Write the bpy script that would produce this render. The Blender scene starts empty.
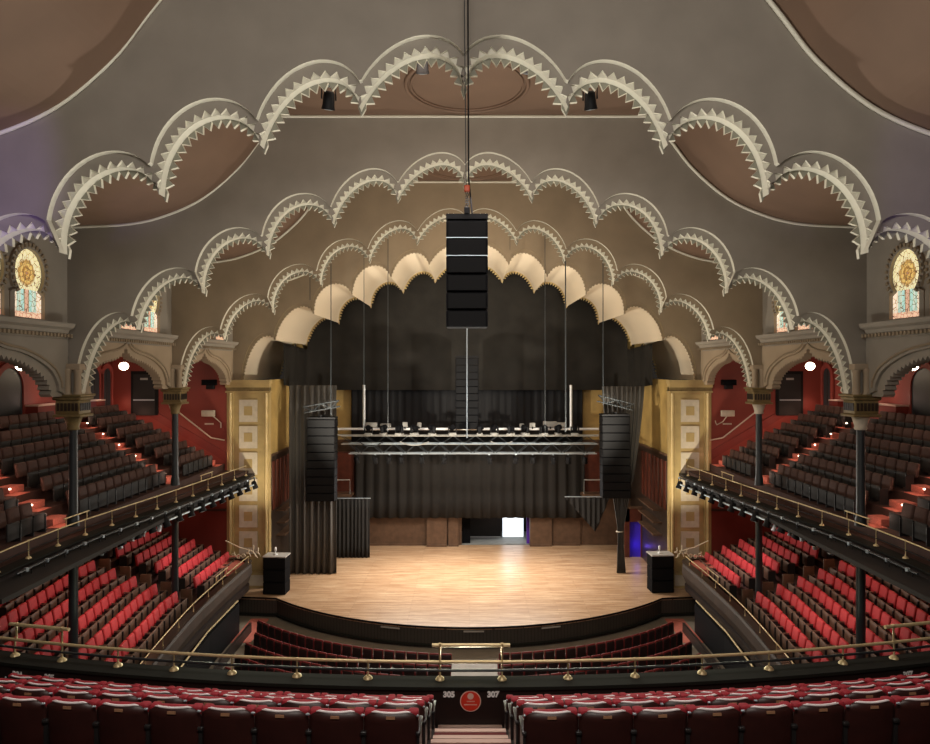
import bpy, bmesh, math, random
from mathutils import Vector, Matrix
from mathutils.geometry import tessellate_polygon
random.seed(7)
PI = math.pi
EYE = 11.55            # height of the camera above the orchestra floor
SC = bpy.context.scene
COL = SC.collection
F = 700.0

def R(a): return math.radians(a)

# ------------------------------------------------------------------ materials
MATS = {}
def mat(name, col, rough=.6, metal=0, emis=None, estr=0, noise=0, nscale=4, bump=0, bscale=20, spec=None):
    if name in MATS: return MATS[name]
    m = bpy.data.materials.new(name); m.use_nodes = True
    nt = m.node_tree; b = nt.nodes['Principled BSDF']
    b.inputs['Roughness'].default_value = rough
    b.inputs['Metallic'].default_value = metal
    if spec is not None: b.inputs['Specular IOR Level'].default_value = spec
    c = tuple(col) + (1,)
    b.inputs['Base Color'].default_value = c
    tc = nt.nodes.new('ShaderNodeTexCoord')
    if noise:
        n = nt.nodes.new('ShaderNodeTexNoise'); n.inputs['Scale'].default_value = nscale
        n.inputs['Detail'].default_value = 5
        nt.links.new(tc.outputs['Object'], n.inputs['Vector'])
        r = nt.nodes.new('ShaderNodeValToRGB')
        r.color_ramp.elements[0].position = .3; r.color_ramp.elements[1].position = .7
        r.color_ramp.elements[0].color = tuple(max(0, x*(1-noise)) for x in col) + (1,)
        r.color_ramp.elements[1].color = tuple(min(1, x*(1+noise)) for x in col) + (1,)
        nt.links.new(n.outputs['Fac'], r.inputs['Fac'])
        nt.links.new(r.outputs['Color'], b.inputs['Base Color'])
    if bump:
        n2 = nt.nodes.new('ShaderNodeTexNoise'); n2.inputs['Scale'].default_value = bscale
        nt.links.new(tc.outputs['Object'], n2.inputs['Vector'])
        bp = nt.nodes.new('ShaderNodeBump'); bp.inputs['Strength'].default_value = bump
        nt.links.new(n2.outputs['Fac'], bp.inputs['Height'])
        nt.links.new(bp.outputs['Normal'], b.inputs['Normal'])
    if emis:
        b.inputs['Emission Color'].default_value = tuple(emis) + (1,)
        b.inputs['Emission Strength'].default_value = estr
    MATS[name] = m
    return m

PL = mat('grey_plaster', (.25, .225, .188), .7, noise=.08, nscale=1.2)
PLD = mat('tan_plaster', (.245, .19, .125), .7, noise=.10, nscale=1.0)
PLO = mat('warm_plaster', (.33, .26, .18), .7, noise=.08, nscale=1.0)
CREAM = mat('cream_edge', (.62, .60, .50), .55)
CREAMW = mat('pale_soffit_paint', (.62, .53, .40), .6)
TOOTH = mat('tooth_plaster', (.22, .215, .165), .6)
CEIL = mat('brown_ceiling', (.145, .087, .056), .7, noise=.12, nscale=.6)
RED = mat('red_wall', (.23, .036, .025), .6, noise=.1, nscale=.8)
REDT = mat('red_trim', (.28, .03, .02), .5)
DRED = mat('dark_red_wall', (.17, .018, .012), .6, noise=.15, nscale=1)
BLK = mat('black_paint', (.006, .006, .007), .6, spec=.2)
BLK2 = mat('black_cabinet', (.004, .004, .005), .8, spec=.1)
GRILL = mat('black_grille', (.006, .006, .0065), .7, spec=.15)
SHAFT = mat('blue_grey_iron', (.022, .028, .032), .4)
GOLD = mat('gold_paint', (.44, .33, .15), .4, metal=.1, noise=.12, nscale=2)
GOLDC = mat('capital_gold', (.20, .145, .06), .5, metal=.2, noise=.2, nscale=6)
GILT = mat('pale_gilt', (.75, .68, .50), .4)
PANEL = mat('pale_panel', (.56, .50, .40), .6, noise=.08, nscale=5)
OCHRE = mat('ochre_wall', (.34, .23, .075), .6, noise=.2, nscale=1.2)
BRASS = mat('brass', (.62, .50, .27), .38, metal=.35)
RODM = mat('dull_rod', (.16, .19, .22), .5)
STEEL = mat('steel', (.42, .49, .54), .4, metal=.5)
WHITE = mat('white_metal', (.75, .76, .76), .35)
LGREY = mat('light_grey_top', (.42, .40, .37), .6)
MAROON = mat('maroon_back', (.036, .009, .007), .42, noise=.2, nscale=5)
REDU = mat('red_upholstery', (.30, .012, .022), .75, noise=.15, nscale=12)
REDS = mat('bright_red_upholstery', (.44, .022, .028), .7, noise=.12, nscale=9)
TRIMS = mat('trim_highlight', (.93, .86, .86), .3)  # near-white: the highlight on the seat rims is put into the colour
PAN = mat('brown_seat_pan', (.12, .07, .045), .5, noise=.15, nscale=6)
DBRN = mat('dark_brown_upholstery', (.062, .026, .018), .75, noise=.2, nscale=9)
DPAN = mat('charcoal_seat_pan', (.010, .009, .0085), .7)
OSEAT = mat('black_seat_back', (.014, .007, .007), .5)
ORED = mat('dark_red_cushion', (.20, .02, .02), .6)
PLASTIC = mat('black_plastic', (.02, .018, .018), .35)
CARPET = mat('red_carpet_lit', (.50, .14, .10), .9, noise=.15, nscale=15)  # red carpet lightened to salmon, the step-light glow put into the colour
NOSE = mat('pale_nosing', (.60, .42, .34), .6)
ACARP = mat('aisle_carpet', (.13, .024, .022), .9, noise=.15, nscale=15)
GALFLOOR = mat('gallery_floor', (.055, .022, .015), .8, noise=.2, nscale=3)
DFLOOR = mat('dark_floor', (.016, .012, .010), .85)
OFLOOR = mat('concrete_floor', (.20, .17, .13), .6, noise=.12, nscale=2)
DWOOD = mat('dark_wood', (.028, .019, .014), .35, noise=.3, nscale=3)
MWOOD = mat('mid_wood', (.10, .055, .032), .4, noise=.25, nscale=3)
RWOOD = mat('red_wood', (.09, .022, .012), .4, noise=.25, nscale=3)
PARA = mat('parapet_dark', (.018, .010, .008), .45)
LEDGE = mat('ledge_top', (.014, .014, .011), .9, spec=.15)
FASC = mat('fascia_wood', (.042, .026, .017), .6, noise=.3, nscale=2)
VELVET = mat('black_drape', (.022, .020, .019), .85)
VALV = mat('black_valance', (.017, .0155, .0135), .9, spec=.15, noise=.25, nscale=.8)
LEGD = mat('lit_leg_drape', (.085, .080, .074), .85, spec=.3)  # black cloth raised to grey: light on the folds put into the colour
VELG = mat('grey_drape', (.022, .0205, .019), .9, spec=.2)
GLOBE = mat('glowing_globe', (1, .95, .85), .3, emis=(1, .84, .62), estr=16)
STEPL = mat('step_light_lens', (1, .9, .8), .3, emis=(1, .8, .6), estr=7)
GLOWW = mat('lit_doorway', (.9, .95, 1), .5, emis=(.85, .93, 1), estr=1.3)
COVE = mat('cove_strip', (.8, .85, .7), .5, emis=(.80, .85, .62), estr=1.2)
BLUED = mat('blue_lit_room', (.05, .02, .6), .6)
PURP = mat('purple_cloth', (.10, .02, .35), .7)
GREYB = mat('grey_box', (.35, .34, .31), .5)
SIGNR = mat('sign_red', (.75, .045, .02), .45)
SIGNP = mat('sign_pale', (.85, .55, .45), .5)
SIGNW = mat('white_lettering', (.95, .93, .90), .6)
PLATE = mat('brass_plate', (.42, .22, .12), .5)
GLASSD = mat('dark_glass', (.03, .035, .04), .15)

def floorboards():
    m = bpy.data.materials.new('stage_boards'); m.use_nodes = True
    nt = m.node_tree; b = nt.nodes['Principled BSDF']; L = nt.links.new
    tc = nt.nodes.new('ShaderNodeTexCoord')
    br = nt.nodes.new('ShaderNodeTexBrick')
    br.inputs['Scale'].default_value = 1
    br.inputs['Brick Width'].default_value = 2.6; br.inputs['Row Height'].default_value = .16
    br.inputs['Mortar Size'].default_value = .004
    br.inputs['Color1'].default_value = (.62, .44, .28, 1); br.inputs['Color2'].default_value = (.50, .33, .20, 1)
    br.inputs['Mortar'].default_value = (.16, .08, .04, 1)
    br.offset_frequency = 3
    L(tc.outputs['Object'], br.inputs['Vector'])
    mp = nt.nodes.new('ShaderNodeMapping'); mp.inputs['Scale'].default_value = (.55, 6, 1)
    L(tc.outputs['Object'], mp.inputs['Vector'])
    n = nt.nodes.new('ShaderNodeTexNoise'); n.inputs['Scale'].default_value = 1.2; n.inputs['Detail'].default_value = 7
    n.inputs['Roughness'].default_value = .7
    L(mp.outputs[0], n.inputs['Vector'])
    rp = nt.nodes.new('ShaderNodeValToRGB')
    rp.color_ramp.elements[0].position = .35; rp.color_ramp.elements[0].color = (.52, .40, .31, 1)
    rp.color_ramp.elements[1].position = .65; rp.color_ramp.elements[1].color = (1, 1, 1, 1)
    L(n.outputs['Fac'], rp.inputs['Fac'])
    mx = nt.nodes.new('ShaderNodeMix'); mx.data_type = 'RGBA'; mx.blend_type = 'MULTIPLY'
    mx.inputs[0].default_value = 1
    L(br.outputs['Color'], mx.inputs[6]); L(rp.outputs['Color'], mx.inputs[7])
    L(mx.outputs[2], b.inputs['Base Color'])
    b.inputs['Roughness'].default_value = .33
    return m
BOARDS = floorboards()

def groovemat():
    m = bpy.data.materials.new('grooved_fascia'); m.use_nodes = True
    nt = m.node_tree; b = nt.nodes['Principled BSDF']; L = nt.links.new
    tc = nt.nodes.new('ShaderNodeTexCoord')
    w = nt.nodes.new('ShaderNodeTexWave'); w.wave_type = 'BANDS'; w.bands_direction = 'X'
    w.inputs['Scale'].default_value = 2.2
    L(tc.outputs['Object'], w.inputs['Vector'])
    r = nt.nodes.new('ShaderNodeValToRGB')
    r.color_ramp.elements[0].color = (.018, .015, .012, 1); r.color_ramp.elements[1].color = (.042, .037, .030, 1)
    r.color_ramp.elements[0].position = 0; r.color_ramp.elements[1].position = .25
    L(w.outputs['Fac'], r.inputs['Fac']); L(r.outputs['Color'], b.inputs['Base Color'])
    b.inputs['Roughness'].default_value = .5
    return m
GROOVE = groovemat()

def stained():
    """leaded glass, object space: local x across, z up from the sill"""
    m = bpy.data.materials.new('stained_glass'); m.use_nodes = True
    nt = m.node_tree; b = nt.nodes['Principled BSDF']; L = nt.links.new; N = nt.nodes.new
    tc = N('ShaderNodeTexCoord')
    sub = N('ShaderNodeVectorMath'); sub.operation = 'SUBTRACT'; sub.inputs[1].default_value = (0, 0, 1.17)
    L(tc.outputs['Object'], sub.inputs[0])
    sc_ = N('ShaderNodeVectorMath'); sc_.operation = 'MULTIPLY'; sc_.inputs[1].default_value = (1, 0, 1)
    L(sub.outputs[0], sc_.inputs[0])
    ln = N('ShaderNodeVectorMath'); ln.operation = 'LENGTH'; L(sc_.outputs[0], ln.inputs[0])
    vor = N('ShaderNodeTexVoronoi'); vor.inputs['Scale'].default_value = 9; L(tc.outputs['Object'], vor.inputs['Vector'])
    add = N('ShaderNodeMath'); add.operation = 'MULTIPLY_ADD'; add.inputs[1].default_value = .10
    L(vor.outputs['Distance'], add.inputs[0]); L(ln.outputs['Value'], add.inputs[2])
    rad = N('ShaderNodeValToRGB'); L(add.outputs[0], rad.inputs['Fac'])
    e = rad.color_ramp.elements
    e[0].position = 0; e[0].color = (.45, .55, .5, 1)
    e[1].position = 1; e[1].color = (.8, .72, .42, 1)
    for p, c in ((.07, (.35, .12, .03, 1)), (.13, (.75, .5, .15, 1)), (.20, (.30, .13, .03, 1)), (.27, (.8, .55, .18, 1)),
                 (.36, (.38, .20, .05, 1)), (.44, (.9, .82, .5, 1)), (.56, (.85, .75, .42, 1))):
        q = e.new(p); q.color = c
    # lower part: turquoise with an orange centre bar, peach border
    sp = N('ShaderNodeSeparateXYZ'); L(tc.outputs['Object'], sp.inputs[0])
    ax = N('ShaderNodeMath'); ax.operation = 'ABSOLUTE'; L(sp.outputs['X'], ax.inputs[0])
    lo = N('ShaderNodeValToRGB'); lo.color_ramp.interpolation = 'CONSTANT'; L(ax.outputs[0], lo.inputs['Fac'])
    e = lo.color_ramp.elements
    e[0].position = 0; e[0].color = (.70, .42, .30, 1)
    e[1].position = .06; e[1].color = (.35, .17, .06, 1)
    for p, c in ((.09, (.42, .68, .60, 1)), (.22, (.62, .74, .60, 1)), (.31, (.45, .60, .50, 1)), (.40, (.98, .80, .60, 1))):
        q = e.new(p); q.color = c
    lt = N('ShaderNodeMath'); lt.operation = 'LESS_THAN'; lt.inputs[1].default_value = .74; L(sp.outputs['Z'], lt.inputs[0])
    mx = N('ShaderNodeMix'); mx.data_type = 'RGBA'; L(lt.outputs[0], mx.inputs[0])
    L(rad.outputs['Color'], mx.inputs[6]); L(lo.outputs['Color'], mx.inputs[7])
    lt2 = N('ShaderNodeMath'); lt2.operation = 'LESS_THAN'; lt2.inputs[1].default_value = .16; L(sp.outputs['Z'], lt2.inputs[0])
    mx2 = N('ShaderNodeMix'); mx2.data_type = 'RGBA'; L(lt2.outputs[0], mx2.inputs[0])
    L(mx.outputs[2], mx2.inputs[6]); mx2.inputs[7].default_value = (1, .62, .42, 1)
    # lead cames
    v2 = N('ShaderNodeTexVoronoi'); v2.feature = 'DISTANCE_TO_EDGE'; v2.inputs['Scale'].default_value = 7
    L(tc.outputs['Object'], v2.inputs['Vector'])
    g = N('ShaderNodeMath'); g.operation = 'GREATER_THAN'; g.inputs[1].default_value = .035; L(v2.outputs['Distance'], g.inputs[0])
    m3 = N('ShaderNodeMix'); m3.data_type = 'RGBA'; L(g.outputs[0], m3.inputs[0])
    m3.inputs[6].default_value = (.16, .09, .04, 1); L(mx2.outputs[2], m3.inputs[7])
    L(m3.outputs[2], b.inputs['Base Color']); L(m3.outputs[2], b.inputs['Emission Color'])
    b.inputs['Emission Strength'].default_value = .75
    b.inputs['Roughness'].default_value = .2
    return m
STAIN = stained()

# ------------------------------------------------------------------ mesh builder
class MB:
    def __init__(s): s.v = []; s.f = []; s.m = []; s.smooth = []
    def add(s, vs, fs, mi=0, sm=False):
        o = len(s.v); s.v += [tuple(v) for v in vs]
        for f in fs: s.f.append([i+o for i in f]); s.m.append(mi); s.smooth.append(sm)
    def box(s, x0, x1, y0, y1, z0, z1, mi=0, M=None):
        vs = [Vector((x, y, z)) for x in (x0, x1) for y in (y0, y1) for z in (z0, z1)]
        if M: vs = [M @ v for v in vs]
        s.add(vs, [(0,1,3,2),(4,6,7,5),(0,4,5,1),(2,3,7,6),(0,2,6,4),(1,5,7,3)], mi)
        return s
    def rbox(s, x0, x1, y0, y1, z0, z1, r=.02, seg=2, mi=0, M=None, sm=True):
        bm = bmesh.new(); bmesh.ops.create_cube(bm, size=1)
        for v in bm.verts:
            v.co = Vector(((x0+x1)/2+v.co.x*(x1-x0), (y0+y1)/2+v.co.y*(y1-y0), (z0+z1)/2+v.co.z*(z1-z0)))
        bmesh.ops.bevel(bm, geom=bm.edges[:], offset=r, segments=seg, affect='EDGES', profile=.5)
        bm.verts.index_update()
        vs = [(M @ v.co) if M else v.co.copy() for v in bm.verts]
        s.add(vs, [[v.index for v in f.verts] for f in bm.faces], mi, sm); bm.free()
        return s
    def tube(s, pts, r, n=6, mi=0, closed=False, cap=True, sm=True):
        pts = [Vector(p) for p in pts]; k = len(pts); rs = r if isinstance(r, (list, tuple)) else [r]*k
        vs = []
        for i, p in enumerate(pts):
            a = pts[(i-1) % k] if (i or closed) else p; b = pts[(i+1) % k] if (i < k-1 or closed) else p
            t = (b-a); t = t.normalized() if t.length > 1e-9 else Vector((0,0,1))
            up = Vector((0,0,1)) if abs(t.z) < .9 else Vector((0,1,0))
            u = t.cross(up).normalized(); w = u.cross(t)
            for j in range(n):
                an = 2*PI*j/n; vs.append(p + (u*math.cos(an)+w*math.sin(an))*rs[i])
        fs = []
        for i in range(k if closed else k-1):
            for j in range(n):
                a = i*n+j; b = i*n+(j+1) % n; c = ((i+1) % k)*n+(j+1) % n; d = ((i+1) % k)*n+j
                fs.append((a, b, c, d))
        s.add(vs, fs, mi, sm)
        if cap and not closed:
            s.add(vs[:n], [tuple(range(n))[::-1]], mi); s.add(vs[-n:], [tuple(range(n))], mi)
        return s
    def lathe(s, prof, cx=0, cy=0, cz=0, n=16, mi=0, sm=True, M=None):
        vs = []; k = len(prof)
        for r, z in prof:
            for j in range(n):
                a = 2*PI*j/n; vs.append(Vector((cx+r*math.cos(a), cy+r*math.sin(a), cz+z)))
        if M: vs = [M @ v for v in vs]
        fs = [(i*n+j, i*n+(j+1) % n, (i+1)*n+(j+1) % n, (i+1)*n+j) for i in range(k-1) for j in range(n)]
        s.add(vs, fs, mi, sm)
        s.add(vs[:n], [tuple(range(n))[::-1]], mi); s.add(vs[-n:], [tuple(range(n))], mi)
        return s
    def prism(s, poly, fn, a, b, mi=0, ms=None, holes=()):
        """poly 2D -> fn(u, v, depth) -> 3D; depth a (front) to b (back)"""
        loops = [list(poly)] + [list(h) for h in holes]
        tri = tessellate_polygon([[Vector((u, v, 0)) for u, v in l] for l in loops])
        flat = [p for l in loops for p in l]; n = len(flat)
        vs = [fn(u, v, a) for u, v in flat] + [fn(u, v, b) for u, v in flat]
        s.add(vs, [tuple(t) for t in tri] + [tuple(i+n for i in t[::-1]) for t in tri], mi)
        fs = []; o = 0
        for l in loops:
            k = len(l)
            fs += [(o+i, o+(i+1) % k, n+o+(i+1) % k, n+o+i) for i in range(k)]; o += k
        s.add(vs, fs, mi if ms is None else ms)
        return s
    def sweep(s, path, prof, mi=0, sm=False, cap=True):
        """path [(x,y)], prof closed [(u,z)], u to the left of the path direction"""
        k = len(path); n = len(prof); vs = []
        for i in range(k):
            a = Vector(path[max(i-1, 0)]); b = Vector(path[min(i+1, k-1)]); t = (b-a).normalized()
            nx, ny = -t.y, t.x
            for u, z in prof: vs.append((path[i][0]+nx*u, path[i][1]+ny*u, z))
        s.add(vs, [(i*n+j, i*n+(j+1) % n, (i+1)*n+(j+1) % n, (i+1)*n+j) for i in range(k-1) for j in range(n)], mi, sm)
        if cap:
            s.add(vs[:n], [tuple(range(n))], mi); s.add(vs[-n:], [tuple(range(n))[::-1]], mi)
        return s
    def build(s, name, mats, parent=None, loc=None):
        me = bpy.data.meshes.new(name); me.from_pydata(s.v, [], s.f)
        for m_ in (mats if isinstance(mats, (list, tuple)) else [mats]): me.materials.append(m_)
        me.polygons.foreach_set('material_index', s.m); me.polygons.foreach_set('use_smooth', s.smooth)
        me.update()
        bm = bmesh.new(); bm.from_mesh(me); bmesh.ops.recalc_face_normals(bm, faces=bm.faces[:]); bm.to_mesh(me); bm.free()
        o = bpy.data.objects.new(name, me); COL.objects.link(o)
        if parent is not None: o.parent = parent
        if loc is not None: o.location = loc
        return o

def tag(o, label=None, cat=None, group=None, kind=None):
    if label: o['label'] = label
    if cat: o['category'] = cat
    if group: o['group'] = group
    if kind: o['kind'] = kind
    return o
def struct(o, label=None): o['kind'] = 'structure'; (label and o.__setitem__('label', label)); return o
def empty(name, loc=(0,0,0), rz=0):
    o = bpy.data.objects.new(name, None); COL.objects.link(o); o.location = loc; o.rotation_euler = (0, 0, rz)
    o.empty_display_size = .1
    return o
KIDS = {}
def copy_tree(o, parent=None):
    c = o.copy(); COL.objects.link(c)
    if parent is not None: c.parent = parent; 
    for ch in list(o.children): copy_tree(ch, c)
    return c

def catmull(pts, n=8):
    out = []
    for i in range(len(pts)-1):
        p0 = pts[max(i-1, 0)]; p1 = pts[i]; p2 = pts[i+1]; p3 = pts[min(i+2, len(pts)-1)]
        for k in range(n):
            t = k/n
            out.append(tuple(.5*((2*p1[d])+(-p0[d]+p2[d])*t+(2*p0[d]-5*p1[d]+4*p2[d]-p3[d])*t*t+(-p0[d]+3*p1[d]-3*p2[d]+p3[d])*t**3) for d in range(len(p1))))
    out.append(tuple(pts[-1])); return out
ORD = ['first','second','third','fourth','fifth','sixth','seventh','eighth','ninth','tenth','eleventh','twelfth','thirteenth',
 'fourteenth','fifteenth','sixteenth','seventeenth','eighteenth','nineteenth','twentieth','twenty-first','twenty-second','twenty-third',
 'twenty-fourth','twenty-fifth','twenty-sixth','twenty-seventh','twenty-eighth','twenty-ninth','thirtieth']

# ------------------------------------------------------------------ hall dimensions
YA, YB, YC, YD = 12.93, 19.96, 27.0, 34.03
XC = 11.4            # column line / clerestory
XW = 17.3            # outer wall
STZ = EYE-10.64      # stage level
YR = 40.8            # rear of the proscenium
YS = 42.1            # stage back wall

# ------------------------------------------------------------------ scalloped arches
CUSPX = [0, 1.95, 3.81, 5.70, 7.56, 9.45, 11.02]
HAND = [((.10,1.14),(-.48,1.07)), ((.20,1.0),(-.34,1.33)), ((.33,1.02),(-.04,1.57)), ((.43,1.07),(.12,1.47)), ((.29,.90),(-.22,1.48)), ((.25,.56),(-.25,2.12))]
CUSPZ = [5.22, 4.88, 4.17, 3.25, 2.16, 1.11, -.74]
CUSPD = [5.32, 5.02, 4.42, 3.57, 2.62, 1.35, -.58]
def lobe(P0, P3, hd, n=60):
    P0 = Vector(P0); P3 = Vector(P3); C1 = P0+Vector(hd[0]); C2 = P3+Vector(hd[1]); out = []
    for i in range(n+1):
        t = i/n
        out.append(P0*(1-t)**3+C1*3*t*(1-t)**2+C2*3*t*t*(1-t)+P3*t**3)
    return out
def lobes(zs, n=60):
    right = []
    for i in range(6):
        r = HAND[i]
        right.append(lobe((CUSPX[i], zs[i]), (CUSPX[i+1], zs[i+1]), r, n))
    left = [[Vector((-p.x, p.y)) for p in l][::-1] for l in right][::-1]
    return left+right          # left to right
def outline_smooth(zs, off=0):
    ls = lobes(zs)
    if off == 0:
        out = []
        for l in ls: out += [(p.x, p.y) for p in l[:-1]]
        out.append((ls[-1][-1].x, ls[-1][-1].y)); return out
    allp = [p for l in ls for p in l]; out = []
    for l in ls:
        for i, p in enumerate(l):
            a = l[max(i-1, 0)]; b = l[min(i+1, len(l)-1)]; t = (b-a).normalized(); nr = Vector((-t.y, t.x))*off
            q = p+nr
            if min((q-w).length for w in allp) >= off*.985 and abs(q.x) < XC-.02: out.append((q.x, q.y))
    return out
def outline_step(zs, lo=.10, hi=.26):
    """outline of the stepped outer band: its width tapers towards the cusps"""
    ls = lobes(zs); offs = [lo+(hi-lo)*max(0, math.sin(PI*k/60))**.7 for k in range(61)]; out = []
    for li, l in enumerate(ls):
        for i, p in enumerate(l):
            a = l[max(i-1, 0)]; b = l[min(i+1, len(l)-1)]; t = (b-a).normalized()
            q = p+Vector((-t.y, t.x))*offs[i]; ok = True
            for lj in (li-1, li+1):
                if 0 <= lj < len(ls):
                    d, k = min(((q-w).length, k) for k, w in enumerate(ls[lj]))
                    if d < offs[k]: ok = False
            if ok and abs(q.x) < XC-.02: out.append((q.x, q.y))
    return out
def outline_teeth(zs, depth=.10, pitch=.185, shift=0):
    out = []; ls = lobes(zs)
    for li, l in enumerate(ls):
        cum = [0]
        for i in range(1, len(l)): cum.append(cum[-1]+(l[i]-l[i-1]).length)
        L = cum[-1]; n = max(4, round(L/pitch)); j = 0
        for k in range(2*n):
            s = L*k/(2*n)
            while j < len(cum)-2 and cum[j+1] < s: j += 1
            f = (s-cum[j])/max(1e-9, cum[j+1]-cum[j]); p = l[j].lerp(l[j+1], f)
            t = (l[j+1]-l[j]).normalized(); nr = Vector((t.y, -t.x)); e = min(1, min(s, L-s)/.30)
            if k == 0:
                if li:
                    pt = ls[li-1]; d = ((pt[-1]-pt[-2]).normalized()-(l[1]-l[0]).normalized()).normalized(); p = p+d*max(0, depth*.55+shift)
                out.append((p.x, p.y)); continue
            p = p+nr*(shift+(depth if k % 2 else 0))*(e if k % 2 or shift < 0 else 1)
            out.append((p.x, p.y))
    e = ls[-1][-1]; out.append((e.x, e.y)); return out
UPR = catmull([(11.5, 4.02), (10.9, 4.05), (9.6, 4.12), (8.6, 4.34), (7.5, 4.84), (6.5, 5.68), (5.85, 6.5), (5.3, 7.19)], 6)
UPR[-1] = (5.3, 7.19)
UPPER = [(x, z) for x, z in UPR] + [(-x, z) for x, z in UPR[::-1]]      # right to left
def arch(y0, idx, name, label, zs=CUSPZ, depth=.50, face=PL, x0=0, core=CREAM, tooth=TOOTH, top=None):
    root = empty(name, (x0, y0, EYE)); tag(root, label, 'arch', 'scalloped plaster arches across the hall')
    fn = lambda u, v, d: (u, d, v)
    bot = zs[-1]-.02
    def poly(o): return [(-11.5, bot), ] + o + [(11.5, bot)] + [(x, z) for x, z in UPPER]
    a = outline_step(zs); a = [(a[0][0], bot)]+a+[(a[-1][0], bot)]
    MB().prism(poly(a), fn, 0, .15, 0, 1).build('face_panel', [face, core], root)
    MB().prism(poly(outline_teeth(zs, .12, .185, -.12)), fn, .15, .21, 0, 1).build('toothed_border', [face, core], root)
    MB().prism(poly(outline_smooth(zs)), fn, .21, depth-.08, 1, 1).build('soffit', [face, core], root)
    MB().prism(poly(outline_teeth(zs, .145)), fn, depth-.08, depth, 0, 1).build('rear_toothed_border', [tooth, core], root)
    # ledge moulding that carries the cove light along the ceiling edge
    ed = [(x, z) for x, z in UPPER if abs(x) < 11.3]
    mb = MB(); mb.tube([(x, -.05, z-.03) for x, z in ed], .045, 6); mb.build('ceiling_moulding', CREAM, root)
    return root
arch(YA, 1, 'scalloped_arch', 'nearest and largest scalloped plaster arch with sawtooth edges, high across the hall', x0=-.06)
arch(YB, 2, 'scalloped_arch', 'second scalloped plaster arch, landing on the nearer pair of iron columns', x0=-.06, face=PL)
arch(YC, 3, 'scalloped_arch', 'third scalloped plaster arch, landing on the farther pair of iron columns', x0=0, face=PLD)
# proscenium arch with its deep pale soffit
def proscenium():
    root = empty('proscenium_arch', (.1, YD, EYE)); tag(root, 'deep pale lobed proscenium arch glowing above the black stage valance', 'arch')
    fn = lambda u, v, d: (u, d, v); zs = CUSPD; bot = zs[-1]
    def poly(o): return [(-11.5, bot)]+o+[(11.5, bot)]+UPPER
    a = outline_step(zs, .05, .15); a = [(a[0][0], bot)]+a+[(a[-1][0], bot)]
    MB().prism(poly(a), fn, 0, .07, 0, 1).build('face_panel', [PLD, GOLDC], root)
    MB().prism(poly(outline_teeth(zs, .10, .17, -.05)), fn, .07, .15, 0, 1).build('toothed_border', [PLD, GOLDC], root)
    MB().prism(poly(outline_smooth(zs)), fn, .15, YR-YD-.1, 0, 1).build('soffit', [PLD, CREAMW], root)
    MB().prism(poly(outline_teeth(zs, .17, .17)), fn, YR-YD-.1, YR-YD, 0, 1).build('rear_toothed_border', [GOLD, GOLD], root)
    ed = [(x, z) for x, z in UPPER if abs(x) < 11.3]
    MB().tube([(x, -.05, z-.03) for x, z in ed], .045, 6).build('ceiling_moulding', CREAM, root)
proscenium()

# ceiling bays: flat centre with medallion, sweeping sides
def ceiling_bay(y0, y1, med=True):
    s = MB(); prof = UPPER
    n = len(prof); T = .2
    vs = [(x, y0, EYE+z) for x, z in prof]+[(x, y1, EYE+z) for x, z in prof]
    vs += [(x*1.01, y0, EYE+z+T) for x, z in prof]+[(x*1.01, y1, EYE+z+T) for x, z in prof]
    fs = [(i, i+1, n+i+1, n+i) for i in range(n-1)]+[(2*n+i, 3*n+i, 3*n+i+1, 2*n+i+1) for i in range(n-1)]
    fs += [(i, 2*n+i, 2*n+i+1, i+1) for i in range(n-1)]+[(n+i, n+i+1, 3*n+i+1, 3*n+i) for i in range(n-1)]
    s.add(vs, fs); o = s.build('ceiling', CEIL); struct(o)
    return o
cbs = [ceiling_bay(-4, YA+.05), ceiling_bay(YA+.2, YB+.05), ceiling_bay(YB+.2, YC+.05), ceiling_bay(YC+.2, YD+.05)]
for k, (y, w) in enumerate(((YA+4.9, 'nearest and second'), (YB+4.9, 'second and third'), (YC+4.9, 'third arch and the proscenium'))):
    s = MB()
    for rr, tr in ((1, .055), (.92, .03)):
        pts = [(1.55*rr*math.cos(2*PI*i/48), 1.75*rr*math.sin(2*PI*i/48), 0) for i in range(48)]
        s.tube(pts, tr, 6, closed=True)
    o = s.build('ceiling_medallion', CEIL, None, (0, y, EYE+7.17))
    tag(o, 'oval moulded ring on the brown ceiling between the %s%s' % (w, ' arches' if k < 2 else ''), 'ceiling medallion', 'oval ceiling rings')

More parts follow.
